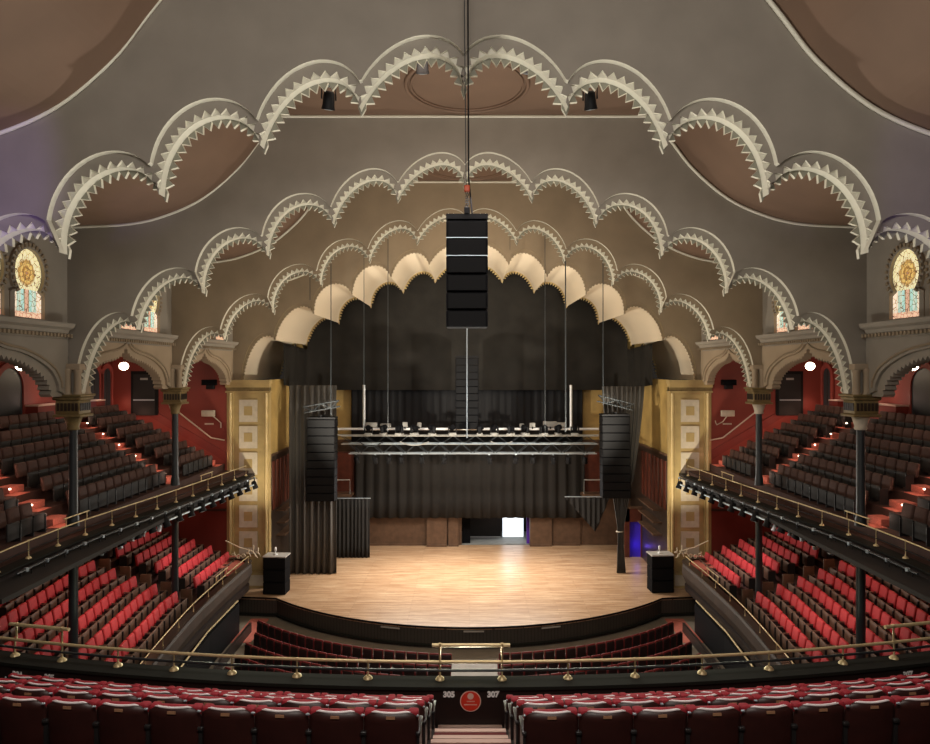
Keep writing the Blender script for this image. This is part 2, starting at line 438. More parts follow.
# ------------------------------------------------------------------ clerestory walls, arcades, cornices, columns (both sides)
def side_fn(sg, x):       # (along y, z, depth outwards)
    return lambda u, v, d: (sg*(x+d), u, EYE+v)
KEYH = [(-.62, 0), (-.62, .62), (-.46, .70)] + [(.62*math.cos(a), 1.17+.62*math.sin(a)) for a in [R(225-i*(270/20)) for i in range(21)]] + [(.46, .70), (.62, .62), (.62, 0)]
KEYH = [(x, z) for x, z in KEYH]
wn = 1
NM = {-1: 'left', 1: 'right'}
OGEE_R = catmull([(0, .76), (.26, .50), (.70, .34), (1.35, .24), (2.0, .04), (2.55, -.25), (2.82, -.60), (2.86, -.80)], 6)
def ogee(off=0, teeth=False):
    r = OGEE_R; pts = [Vector(p) for p in r]; out = []
    if teeth:
        full = [Vector((-p.x, p.y)) for p in pts[::-1]]+pts[1:]
        cum = [0]
        for i in range(1, len(full)): cum.append(cum[-1]+(full[i]-full[i-1]).length)
        L = cum[-1]; n = 38; j = 0
        for k in range(2*n+1):
            s = L*k/(2*n)
            while j < len(cum)-2 and cum[j+1] < s: j += 1
            f = (s-cum[j])/max(1e-9, cum[j+1]-cum[j]); p = full[j].lerp(full[j+1], f)
            t = (full[j+1]-full[j]).normalized(); nr = Vector((t.y, -t.x))
            out.append((p+nr*(.10 if k % 2 else 0)))
        return [(p.x, p.y) for p in out]
    sc = 1+off/2.5
    full = [(-p.x*sc, p.y*1.0+off*.9) for p in pts[::-1]]+[(p.x*sc, p.y+off*.9) for p in pts[1:]]
    return full
def stars(sg):
    global wn
    # wall
    bays = ((YA, YB), (YB, YC), (YC, YD))
    s = MB(); holes = []
    for a, b in bays:
        c = (a+b)/2
        for dy in (-1.68, .08, 1.72): holes.append([(c+dy+x, 1.30+z) for x, z in KEYH])
    s.prism([(6, .9), (YD, .9), (YD, 4.1), (6, 4.1)], side_fn(sg, XC), 0, .35, 0, holes=holes)
    o = s.build('wall_'+NM[sg], PL); struct(o)
    for bi, (a, b) in enumerate(bays):
        c = (a+b)/2
        for wi, dy in enumerate((-1.68, .08, 1.72)):
            if bi == 0 and wi == 0: continue
            w = empty('window_%d' % wn, (sg*(XC-.02), c+dy, EYE+1.30), -sg*PI/2 if sg > 0 else PI/2); wn += 1
            struct(w, 'keyhole stained glass window above the %s arcade, %s of the bay %s' % (NM[sg], ('nearest', 'middle', 'farthest')[wi],
                ('before the second arch', 'between second and third arches', 'next to the proscenium')[bi]))
            # local x runs along the wall, local +y away from the room
            fnl = lambda u, v, d: (u, d, v)
            sg2 = 1
            ring = []
            outer = [(.80*x/.62 if z < .75 else x*1.27, z if z < .75 else 1.17+(z-1.17)*1.27) for x, z in KEYH]
            outer[0] = (-.80, -.02); outer[-1] = (.80, -.02)
            th = []
            for i, (x, z) in enumerate(KEYH):
                th.append((x, z))
            MB().prism(outer, fnl, -.05, .02, 0, 1, holes=[th]).build('window_frame', [PL, PLO], w)
            t = MB()
            for i in range(22):
                an = R(222-i*12.6); x = .72*math.cos(an); z = 1.17+.72*math.sin(an)
                M_ = Matrix.Translation((x, -.06, z)) @ Matrix.Rotation(-an, 4, 'Y')
                t.box(-.05, .05, -.03, .03, -.035, .035, M=M_)
            t.build('beaded_surround', PLD, w)
            MB().prism(KEYH, fnl, .05, .08).build('stained_glass_pane', STAIN, w)
    # cornice per bay
    for bi, (a, b) in enumerate(bays):
        cr = empty('cornice', (sg*XC, (a+b)/2, EYE)); 
        tag(cr, 'moulded plaster cornice under the stained windows, %s side, %s' % (NM[sg], ('bay before the second arch', 'bay between second and third arches', 'bay beside the proscenium')[bi]), 'cornice', 'cornices along the side walls')
        L = (b-a)/2-.3; pr = [(0, .80), (-.06, .82), (-.10, .92), (-.20, .97), (-.24, 1.06), (-.36, 1.12), (-.40, 1.20), (-.40, 1.24), (0, 1.28)]
        m_ = MB(); m_.prism([(u*-1, z) for u, z in pr], lambda u, v, d: (-sg*u, d, v), -L+.25, L); m_.build('moulding', PL, cr)
        d_ = MB()
        for k in range(int(2*L/.16)):
            y = -L+.3+k*.16; d_.box(-sg*.10 if sg < 0 else -.22, .22 if sg < 0 else -.10, y, y+.08, .86, .95)
        d_.build('dentils', PLD, cr)
        # arcade panel with ogee opening
        ar = empty('ogee_arcade_arch', (sg*XC, (a+b)/2, EYE))
        tag(ar, 'pointed ogee arch with sawtooth edge over the upper gallery, %s side, %s' % (NM[sg], ('nearest bay', 'middle bay', 'bay beside the proscenium')[bi]), 'arch', 'ogee arches over the side galleries')
        H = (b-a)/2-.02
        fn2 = lambda u, v, d: (sg*d, u, v)
        MB().prism([(-H, -.80)]+ogee(.18)+[(H, -.80), (H, .9), (-H, .9)], fn2, -.04, .04).build('face_panel', PLO if bi else PL, ar)
        MB().prism([(-H, -.80)]+ogee(0, True)+[(H, -.80), (H, .9), (-H, .9)], fn2, .04, .36).build('toothed_soffit', PLO if bi else PL, ar)
        MB().tube([(-sg*.05, y, z) for y, z in ogee(.28)], .035, 6).build('hood_moulding', PLD, ar)
for sg in (-1, 1): stars(sg)

def column(x, y, label):
    root = empty('iron_column', (x, y, 0)); tag(root, label, 'column', 'iron columns carrying the galleries')
    sg = 1 if x > 0 else -1
    s = MB(); s.lathe([(.20, 0), (.20, .12), (.15, .2), (.13, .3), (.125, 6.2), (.20, 6.35)], 0, 0, 0, 14)
    s.build('lower_shaft', SHAFT, root)
    s = MB(); s.lathe([(.17, EYE-4.55), (.15, EYE-4.3), (.125, EYE-4.2), (.115, EYE-1.78)], 0, 0, 0, 14); s.build('upper_shaft', SHAFT, root)
    c = MB()
    c.lathe([(.15, EYE-1.78), (.18, EYE-1.74), (.16, EYE-1.68), (.24, EYE-1.42), (.30, EYE-1.38)], 0, 0, 0, 16)
    c.build('necking', GOLDC if sg < 0 else PANEL, root)
    b = MB()
    b.rbox(-.40, .40, -.36, .36, EYE-1.40, EYE-1.32, .02); b.rbox(-.34, .34, -.31, .31, EYE-1.32, EYE-.92, .02)
    b.rbox(-.40, .40, -.37, .37, EYE-.92, EYE-.82, .03); b.rbox(-.44, .44, -.41, .41, EYE-.82, EYE-.75, .02)
    bb = b.build('capital', GOLDC, root)
    t = MB()
    for k in range(6):
        for face in (-1, 1):
            t.box(-.29+k*.105, -.22+k*.105, face*.31-.02, face*.31+.02, EYE-1.22, EYE-1.0)
            t.box(face*.34-.02, face*.34+.02, -.27+k*.095, -.21+k*.095, EYE-1.22, EYE-1.0)
    t.build('fretwork', DWOOD, bb)
    p = MB()
    for dx, dy in ((-.26, -.24), (.26, -.24), (-.26, .24), (.26, .24), (0, -.3), (0, .3)):
        p.lathe([(.13, EYE-.75), (.10, EYE-.68), (.095, EYE-.15), (.12, EYE-.1), (.12, EYE-.02)], dx, dy, 0, 10)
    p.box(-.2, .2, -.2, .2, EYE-.75, EYE-.02)
    p.rbox(-.38, .38, -.36, .36, EYE-.06, EYE+.12, .03)
    p.build('colonnettes', PLO, root)
for sg in (-1, 1):
    column(sg*(XC-.05), YB+.22, 'slim dark iron column with gold block capital, %s side, nearer to the viewer' % NM[sg])
    column(sg*(XC-.05), YC+.22, 'slim dark iron column with gold block capital, %s side, nearer to the stage' % NM[sg])

# ------------------------------------------------------------------ room shell
struct(MB().box(-XW-.3, XW+.3, -4.3, YD+.02, -.3, 0).build('floor', OFLOOR))
struct(MB().box(-XW-.5, XW+.5, -4.3, -4.0, 0, EYE+7.6).build('wall_back', RED))
for sg in (-1, 1):
    # outer gallery walls
    y0 = -4
    s = MB(); a = sg*XW; b = sg*(XW+.3); s.box(min(a, b), max(a, b), y0, YD+.3, 0, EYE-5.3)
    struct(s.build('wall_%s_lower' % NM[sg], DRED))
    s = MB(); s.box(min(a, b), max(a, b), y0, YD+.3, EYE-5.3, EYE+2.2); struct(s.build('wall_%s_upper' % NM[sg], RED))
    # solid end walls between pilaster and outer wall
    a, b = sorted((sg*11.66, sg*XW))
    struct(MB().box(a, b, YD, YD+.3, EYE-5.3, EYE+2.0).build('wall_stage_end_%s' % NM[sg], RED))
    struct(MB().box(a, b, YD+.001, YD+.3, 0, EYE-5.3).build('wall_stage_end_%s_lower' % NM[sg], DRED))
    # soffit over the upper gallery
    a, b = sorted((sg*(XC+.36), sg*(XW+.3)))
    struct(MB().box(a, b, y0, YD+.3, EYE+1.95, EYE+2.15).build('ceiling', RED))
    a, b = sorted((sg*(XC), sg*(XC+.35)))
    struct(MB().box(a, b, y0, 6, EYE-.8, EYE+4.1).build('wall_%s' % NM[sg], PL))
    # dado rail on lower end wall
    a, b = sorted((sg*11.7, sg*(XW-.01)))
    struct(MB().box(a, b, YD-.06, YD, EYE-6.95, EYE-6.85).build('trim_1', DWOOD))

# arched doors in the outer walls of the upper gallery
dn = 1
def arched(w, h, n=12):
    r = w/2
    return [(-r, 0)]+[(r*math.cos(a), h-r+r*math.sin(a)) for a in [PI-PI*i/n for i in range(n+1)]]+[(r, 0)]
for sg in (-1, 1):
    for y, w, zb in ((15.8, 1.5, -2.25), (19.4, 1.3, -2.25), (26.4, 1.5, -2.25), (32.4 if sg < 0 else 31.5, .85, -2.25), (33.5, .72, -2.25)):
        d = empty('door_%d' % dn, (sg*(XW-.01), y, EYE+zb), -sg*PI/2); dn += 1
        struct(d, 'arched dark opening with red surround in the %s outer gallery wall' % NM[sg])
        H = 2.25
        fnl = lambda u, v, dd: (u, dd, v)
        MB().prism(arched(w+.44, H+.22), fnl, -.10, -.02, holes=[arched(w, H)]).build('door_frame', RED, d)
        MB().prism(arched(w, H), fnl, -.045, -.02).build('door_panel', SHAFT, d)
        if w < 1.2: MB().box(-.02, .02, -.06, -.045, 0, H-.1).build('door_bar', DWOOD, d)
    # lit window beside the column
    if sg < 0:
        w = empty('window_%d' % wn, (sg*(XW-.02), 31.35, EYE-1.95), -sg*PI/2); wn += 1
        struct(w, 'narrow bright window in the left outer gallery wall beside the far column')
        MB().prism(arched(.62, 1.7), lambda u, v, dd: (u, dd, v), -.06, -.01).build('window_pane', mat('daylight_glass', (.6, .8, .9), .3, emis=(.55, .85, 1), estr=1.0, noise=.35, nscale=9), w)
        t = MB(); t.box(-.02, .02, -.08, -.06, 0, 1.7); [t.box(-.3, .3, -.08, -.06, z, z+.025) for z in (.4, .8, 1.2)]
        t.build('glazing_bars', DWOOD, w)
    # black double door on the end wall
    d = empty('door_%d' % dn, (sg*15.65, YD-.01, EYE-2.3)); dn += 1
    struct(d, 'black exit door in the %s end wall of the upper gallery' % NM[sg])
    MB().box(-.66, .66, -.06, 0, 0, 2.15).build('door_frame', BLK, d)
    MB().box(-.52, .52, -.10, -.06, 0, 2.0).build('door_leaf', DPAN, d)
    MB().box(-.50, .50, -.16, -.10, .72, .78).build('push_bar', STEEL, d)
    MB().box(-.18, .18, -.115, -.10, 1.72, 1.82).build('door_plate', GREYB, d)

# ------------------------------------------------------------------ gallery fronts
def arcpts(x0, x1, y0, Rr, n): return [(x0+(x1-x0)*i/n, y0+Rr-math.sqrt(Rr*Rr-(x0+(x1-x0)*i/n)**2)) for i in range(n+1)]
RC = 32.0
UPS = [(9.98, 31.6), (10.25, 28.5), (10.6, 24.9), (11.0, 21.5), (11.18, 19.7), (11.2, 16.8), (10.9, 14.8), (10.1, 13.0), (8.9, 11.95)]
UPS = catmull(UPS, 5)
CEN = arcpts(-7.9, 7.9, 10.55, RC, 30)
FRONT = [(-x, y) for x, y in UPS]+CEN+[(x, y) for x, y in UPS[::-1]]   # left far -> near -> right far
# structure of the upper gallery front (u>0 = to the left of direction: towards the stage side / inside)
def resample(path, step):
    out = [path[0]]; acc = 0
    for a, b in zip(path, path[1:]):
        d = math.dist(a, b); t = step-acc
        while t <= d:
            out.append((a[0]+(b[0]-a[0])*t/d, a[1]+(b[1]-a[1])*t/d)); t += step
        acc = d-(t-step)
    return out
def gallery_front(path, lab, cen):
    root = empty('gallery_parapet', (0, 0, 0)); tag(root, lab, 'gallery front', 'upper gallery parapet sections')
    z = EYE
    if cen:
        MB().sweep(path, [(-.10, z-5.5), (.14, z-5.5), (.14, z-4.80), (-.10, z-4.80)]).build('parapet_wall', PARA, root)
        MB().sweep(path, [(-.14, z-4.80), (.27, z-4.80), (.27, z-4.76), (-.14, z-4.75)]).build('ledge', LEDGE, root)
        MB().sweep(path, [(.14, z-5.9), (.25, z-5.7), (.25, z-4.80), (.14, z-4.80)]).build('fascia', FASC, root)
    else:
        MB().sweep(path, [(-.12, z-5.25), (.10, z-5.25), (.16, z-4.92), (-.12, z-4.92)]).build('parapet_wall', PARA, root)
        MB().sweep(path, [(-.16, z-4.92), (.22, z-4.92), (.22, z-4.87), (-.16, z-4.87)]).build('ledge', LEDGE, root)
        MB().sweep(path, [(-.3, z-5.34), (-.1, z-5.38), (.14, z-5.30), (.14, z-5.1), (-.3, z-5.1)]).build('fascia', BLK, root)
    return root
nl = len(UPS)
gallery_front(FRONT[:nl], 'dark parapet of the upper gallery along the left side', False)
gallery_front(FRONT[nl-1:nl+len(CEN)+1], 'dark curved parapet with wide ledge in front of the nearest seats', True)
gallery_front(FRONT[nl+len(CEN):], 'dark parapet of the upper gallery along the right side', False)

def railing(path, zr, zb, lab, posts, r=.022, group=None, second=None, off=0.0, name='brass_railing', pbase=True, r2=BLK):
    root = empty(name, (0, 0, 0)); tag(root, lab, 'railing', group)
    MB().tube([(x, y, zr) for x, y in path], r, 8).build('rail', BRASS, root)
    if second: MB().tube([(x, y, second) for x, y in path], r*.8, 6).build('lower_rail', r2, root)
    for x, y in posts:
        s = MB(); s.lathe([(.030, zb), (.020, zb+.05), (.014, zb+.08), (.014, zr-.03), (.026, zr-.02), (.026, zr+.02)], x, y, 0, 8)
        if pbase: s.lathe([(.075, zb), (.07, zb+.02), (.04, zb+.05)], x, y, 0, 10)
        s.build('post', BRASS, root)
    return root
# central railing
def cen_pt(px, D0=10.62):
    x = (px-467)/F*D0
    for _ in range(4):
        D = D0+RC-math.sqrt(RC*RC-x*x); x = (px-467)/F*D
    return (x, D)
CENR = [(x, y+.14) for x, y in arcpts(-7.95, 7.95, 10.55, RC, 30)]
pp = [cen_pt(p, 10.69) for p in (62, 118, 174, 232, 297, 368, 440, 502, 568, 635, 702, 769, 843, 894, 15)]
railing(CENR, EYE-4.49, EYE-4.76, 'long brass railing with dark lower pipe on the ledge before the nearest seats', [p for p in pp], .026, second=EYE-4.62, r2=SHAFT)
for nm_, a, b, zt in (('centre aisle', 432, 510, 4.235), ('left end of the ledge', 10, 69, 4.24), ('right end of the ledge', 885, 945, 4.23)):
    pa = cen_pt(a, 10.69); pb = cen_pt(b, 10.69)
    root = empty('raised_handrail'); tag(root, 'short raised brass handrail above the main rail at the %s' % nm_, 'railing', 'raised aisle handrails')
    MB().tube([(pa[0], pa[1], EYE-zt), (pb[0], pb[1], EYE-zt)], .030, 8).build('rail', BRASS, root)
    for q in ((440, 502) if a == 432 else (16.5, 62) if a == 10 else (893.5, 938)):
        p = cen_pt(q, 10.69); MB().lathe([(.016, EYE-4.47), (.016, EYE-zt-.02), (.03, EYE-zt-.02), (.03, EYE-zt+.03)], p[0], p[1], 0, 8).build('post', BRASS, root)
# side gallery railings
for sg in (-1, 1):
    path = [(sg*x, y) for x, y in UPS if y > 15.5]
    dense = resample(path, 1.25)
    rt = railing(path, EYE-4.42, EYE-4.87, 'brass railing along the %s side of the upper gallery' % NM[sg], dense[:14], .02, 'side gallery railings', second=EYE-4.66)
    # raised bits by the aisles
    for y in (28.4, 20.6):
        x = [p for p in UPS if p[1] <= y][0][0]; x2 = [p for p in UPS if p[1] <= y-1.15][0][0]
        s = empty('raised_handrail'); tag(s, 'short raised handrail on the %s upper gallery rail at the %s aisle' % (NM[sg], 'stage side' if y > 25 else 'nearer'), 'railing', 'raised aisle handrails')
        MB().tube([(sg*x, y, EYE-4.2), (sg*x2, y-1.15, EYE-4.2)], .02, 8).build('rail', BRASS, s)
        for xx, yy in ((x, y-.1), (x2, y-1.05)): MB().tube([(sg*xx, yy, EYE-4.42), (sg*xx, yy, EYE-4.2)], .014, 6).build('post', BRASS, s)

# ------------------------------------------------------------------ upper gallery tiers (sides)
NROW = 6
def tierz(i): return EYE-4.65+.42*i
for sg in (-1, 1):
    root = empty('gallery_tiers'); tag(root, 'stepped dark wooden tiers of the upper gallery on the %s side' % NM[sg], 'seating tier', 'upper gallery tiers')
    base = MB()
    xs = [(abs(x), y) for x, y in UPS]
    # front walkway from rail to first row
    vs = [(sg*x, y) for x, y in UPS]; poly = [(x, y) for x, y in UPS]+[(11.8, 13.1), (11.8, YD)]+[(10.6, YD), (10.6, 32.0)]
    base.prism(poly, lambda u, v, d: (sg*u, v, EYE-4.97+d), 0, -.25)
    base.build('front_walkway', GALFLOOR, root)
    for i in range(NROW+1):
        x0 = 11.78+.8*i; x1 = x0+.82 if i < NROW else XW
        a, b = sorted((sg*x0, sg*x1)); z = tierz(i)
        y0 = 13.2
        MB().box(a, b, y0, YD, z-.45, z).build('tier', GALFLOOR, root)
    # underside
    s = MB()
    s.prism([(10.3, EYE-5.24), (XW, EYE-4.9), (XW, EYE-4.75), (10.3, EYE-5.12)], lambda u, v, d: (sg*u, d, v), 15.5, YD)
    s.build('underside', DFLOOR, root)

# central gallery tiers (foreground)
RY = [6.63, 7.57, 8.52, 9.60]            # rear-top of seat backs at x=0
RZ = [-3.26, -3.63, -4.04, -4.52]
FZ = [z-.83 for z in RZ]
root = empty('gallery_tiers'); tag(root, 'curved carpeted tiers under the nearest seats, split by the centre aisle', 'seating tier', 'upper gallery tiers')
edges = [4.2, 6.50, 7.42, 8.38, 9.42, 10.46]
zf = [FZ[0]+.36]+FZ
for i in range(5):
    a = edges[i]; b = edges[i+1]
    near = arcpts(-9, 9, a, 36, 20); far = arcpts(-9, 9, b, 36, 20)
    MB().prism(near+far[::-1], lambda u, v, d: (u, v, EYE+d), zf[i], zf[i]-.5).build('tier', DFLOOR, root)
st = empty('aisle_stairs'); tag(st, 'red carpeted centre aisle steps with pale nosings at the bottom edge', 'stairs')
for i in range(1, 5):
    a = edges[i]; b = edges[i+1]; z0 = zf[i]
    for j, (ya, yb, zz) in enumerate(((a+.001, (a+b)/2, (zf[i]+(zf[i-1]-zf[i])*.45) if i else z0), ((a+b)/2, b-.02, z0+.01))):
        if j == 0 and i == 4: yb = a+.42
        if j == 1 and i == 4: ya = a+.42
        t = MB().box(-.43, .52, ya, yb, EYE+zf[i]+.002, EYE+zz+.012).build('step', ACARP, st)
        MB().box(-.43, .52, yb-.085, yb-.005, EYE+zz+.012, EYE+zz+.022).build('nosing', NOSE, t)

# ------------------------------------------------------------------ seats
def gallery_seat(name, label):
    r = empty(name); tag(r, label, 'seat')
    T = Matrix.Translation((0, 0, 0)) @ Matrix.Rotation(R(-9), 4, 'X')
    # curved shell back: local +y is forward
    s = MB(); n = 12; W = .262
    def back(w, z, t):      # curved in plan
        u = w/W; return Vector((w, .015+.045*u*u*-1+.0+t, z))
    outer = []; vs = []; fs = []
    nz = 6
    for k in range(nz+1):
        z = .16+(.66)*k/nz
        for i in range(n+1):
            u = -1+2*i/n; w = u*W*(.95+.05*min(1, k/3)-(.03 if k == nz else 0))
            zz = z - (.018*(1-u*u) if k == nz else 0) - (.060*(max(0, abs(u)-.58)/.42)**1.5 if k == nz else 0)
            vs.append(Vector((w, .05*u*u-.05*(z-.3), zz)))
    m0 = len(vs)
    vs += [v+Vector((0, .028, 0)) for v in vs]
    for k in range(nz):
        for i in range(n):
            a = k*(n+1)+i; q = (a, a+1, a+n+2, a+n+1); fs.append(q); fs.append(tuple(j+m0 for j in q[::-1]))
    for i in range(n):
        a = nz*(n+1)+i; fs.append((a, a+1, a+1+m0, a+m0)); fs.append((i+1, i, i+m0, i+1+m0))
    for k in range(nz):
        a = k*(n+1); fs.append((a, a+n+1, a+n+1+m0, a+m0)); a += n; fs.append((a+n+1, a, a+m0, a+n+1+m0))
    s.add(vs, fs, 0, True)
    bk = s.build('back_shell', MAROON, r)
    # rim trim painted pale over its middle for the light it reflects
    pts = []
    for i in range(11):
        u = -.70+1.4*i/10; pts.append((u*W, .05*u*u-.026+.006, .829-.018*(1-u*u)-.06*(max(0, abs(u)-.58)/.42)**1.5))
    MB().tube(pts, [.004]+[.0115]*9+[.004], 6).build('rim_trim', TRIMS, r)
    # cushion, showing at both corners
    c = MB(); M_ = Matrix.Rotation(R(3), 4, 'X')
    c.rbox(-.235, .235, .03, .12, .40, .796, .035, 3)
    for sgx in (-1, 1): c.rbox(sgx*.21-.05, sgx*.21+.05, .024, .12, .70, .808, .022, 3)
    c.build('back_cushion', REDU, r)
    MB().rbox(-.23, .23, .10, .20, .32, .74, .03, 3).build('folded_seat', REDU, r)
    MB().box(-.042, .042, -.036, -.028, .757, .783).build('number_plate', PLATE, r)
    for sgx in (-1, 1):
        a = MB(); x = sgx*.258
        a.box(x-.012, x+.012, .02, .30, 0, .58); a.rbox(x-.022, x+.022, 0, .34, .58, .62, .01)
        a.build('side_frame', PLASTIC, r)
        MB().lathe([(.003, 0), (.012, .004), (.014, .012), (.006, .02)], x, -.01, .775, 8).build('hinge_cap', STEEL, r)
    return r
def side_seat(name, label, cb, cp, w=.54, small=False, plate=None):
    r = empty(name); tag(r, label, 'seat')
    h = w/2
    M_ = Matrix.Translation((0, -.10, 0)) @ Matrix.Rotation(R(10), 4, 'X')
    s = MB(); s.rbox(-h+.03, h-.03, -.06, .06, .40, .86, .055, 3, M=M_); s.build('backrest', cb, r)
    s = MB(); s.rbox(-h+.02, h-.02, .13, .18, .10, .56, .015, 2)
    s.build('seat_pan', cp, r)
    if not small:
        for sx in (-1, 1):
            MB().box(sx*h-.014, sx*h+.014, -.08, .22, 0, .52).build('side_frame', PLASTIC, r)
            MB().rbox(sx*h-.02, sx*h+.02, -.08, .20, .54, .565, .008, 1).build('armrest', PAN, r)
    else:
        s = MB(); s.box(-h-.012, -h+.012, -.06, .2, 0, .5); s.build('side_frame', PLASTIC, r)
    return r
first = {}
def place(kind, maker, x, y, z, rz, label, group):
    if kind not in first: o = first[kind] = maker()
    else: o = copy_tree(first[kind])
    o.location = (x, y, z); o.rotation_euler = (0, 0, rz); o['label'] = label; o['group'] = group
    return o

# foreground rows
PITCH = .53
RN = ['nearest', 'second', 'third', 'farthest']
for i in range(4):
    Rr = 36-(RY[i]-6.63); cy = RY[i]+Rr
    for sg in (-1, 1):
        n = int(((467 if sg < 0 else 463)/F*(RY[i]+.6)-.5)/PITCH)+1
        for k in range(n):
            xa = sg*(.50+PITCH/2+k*PITCH)+.04
            ph = math.asin(xa/Rr); x = Rr*math.sin(ph); y = cy-Rr*math.cos(ph)
            side = NM[sg]
            place('gal', lambda: gallery_seat('theatre_chair', ''), x, y+.03, EYE+FZ[i], ph,
                  'maroon-backed theatre seat seen from behind, %s from the centre aisle, %s row, %s' % (ORD[k], RN[i], side),
                  'seats nearest the viewer, backs turned')

# upper side galleries
def side_rows(sg):
    for i in range(NROW):
        X = 12.16+.8*i
        sections = ((29.35, 32.9), (21.5, 27.8), (15.8, 19.9))
        k = 0
        for a, b in sections:
            if i == 0 and a > 29: pass
            n = int((b-a)/.56)
            for j in range(n):
                y = b-.28-j*.56
                if X*F/y > 474 or (X*F/y > 467 and sg < 0): continue
                place('upper', lambda: side_seat('gallery_chair', '', DBRN, DPAN, .54, True), sg*X, y, tierz(i), sg*PI/2,
                      'dark folded theatre seat, %s from the stage, %s row up, %s side of upper gallery' % (ORD[k], ORD[i], NM[sg]),
                      'dark seats in the side upper galleries'); k += 1
side_rows(-1); side_rows(1)

# aisle steps with step lights
PLIGHTS = []
for sg in (-1, 1):
    for ai, (Y0, slope) in enumerate(((28.35, .28), (20.6, .25), (33.35, .05))):
        st = empty('aisle_stairs'); tag(st, 'glowing salmon aisle steps up the %s upper gallery, %s' % (NM[sg], ('middle aisle', 'aisle nearest the viewer', 'against the stage end wall')[ai]), 'stairs', 'lit aisle steps in the upper galleries')
        for i in range(NROW+1):
            x = 11.75+.8*i; y = Y0+slope*i
            if i == 0:
                a, b = sorted((sg*11.35, sg*11.72))
            else: a, b = sorted((sg*(x-.42), sg*(x+.02)))
            z = tierz(i)-(.21 if i else 0)
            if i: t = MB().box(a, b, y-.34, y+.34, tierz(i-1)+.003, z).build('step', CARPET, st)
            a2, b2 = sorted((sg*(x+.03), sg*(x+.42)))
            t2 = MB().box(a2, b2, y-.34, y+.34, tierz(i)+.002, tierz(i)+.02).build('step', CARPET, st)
            if ai < 2 and i:
                MB().lathe([(.02, 0), (.035, .015), (.03, .035), (.01, .05)], sg*(x+.12), y-.48, tierz(i)+.22, 8).build('step_light', STEPL, st)
            PLIGHTS.append((sg*(x+.0), y-.1, tierz(i)+.40, 1.0 if ai < 2 else .8))

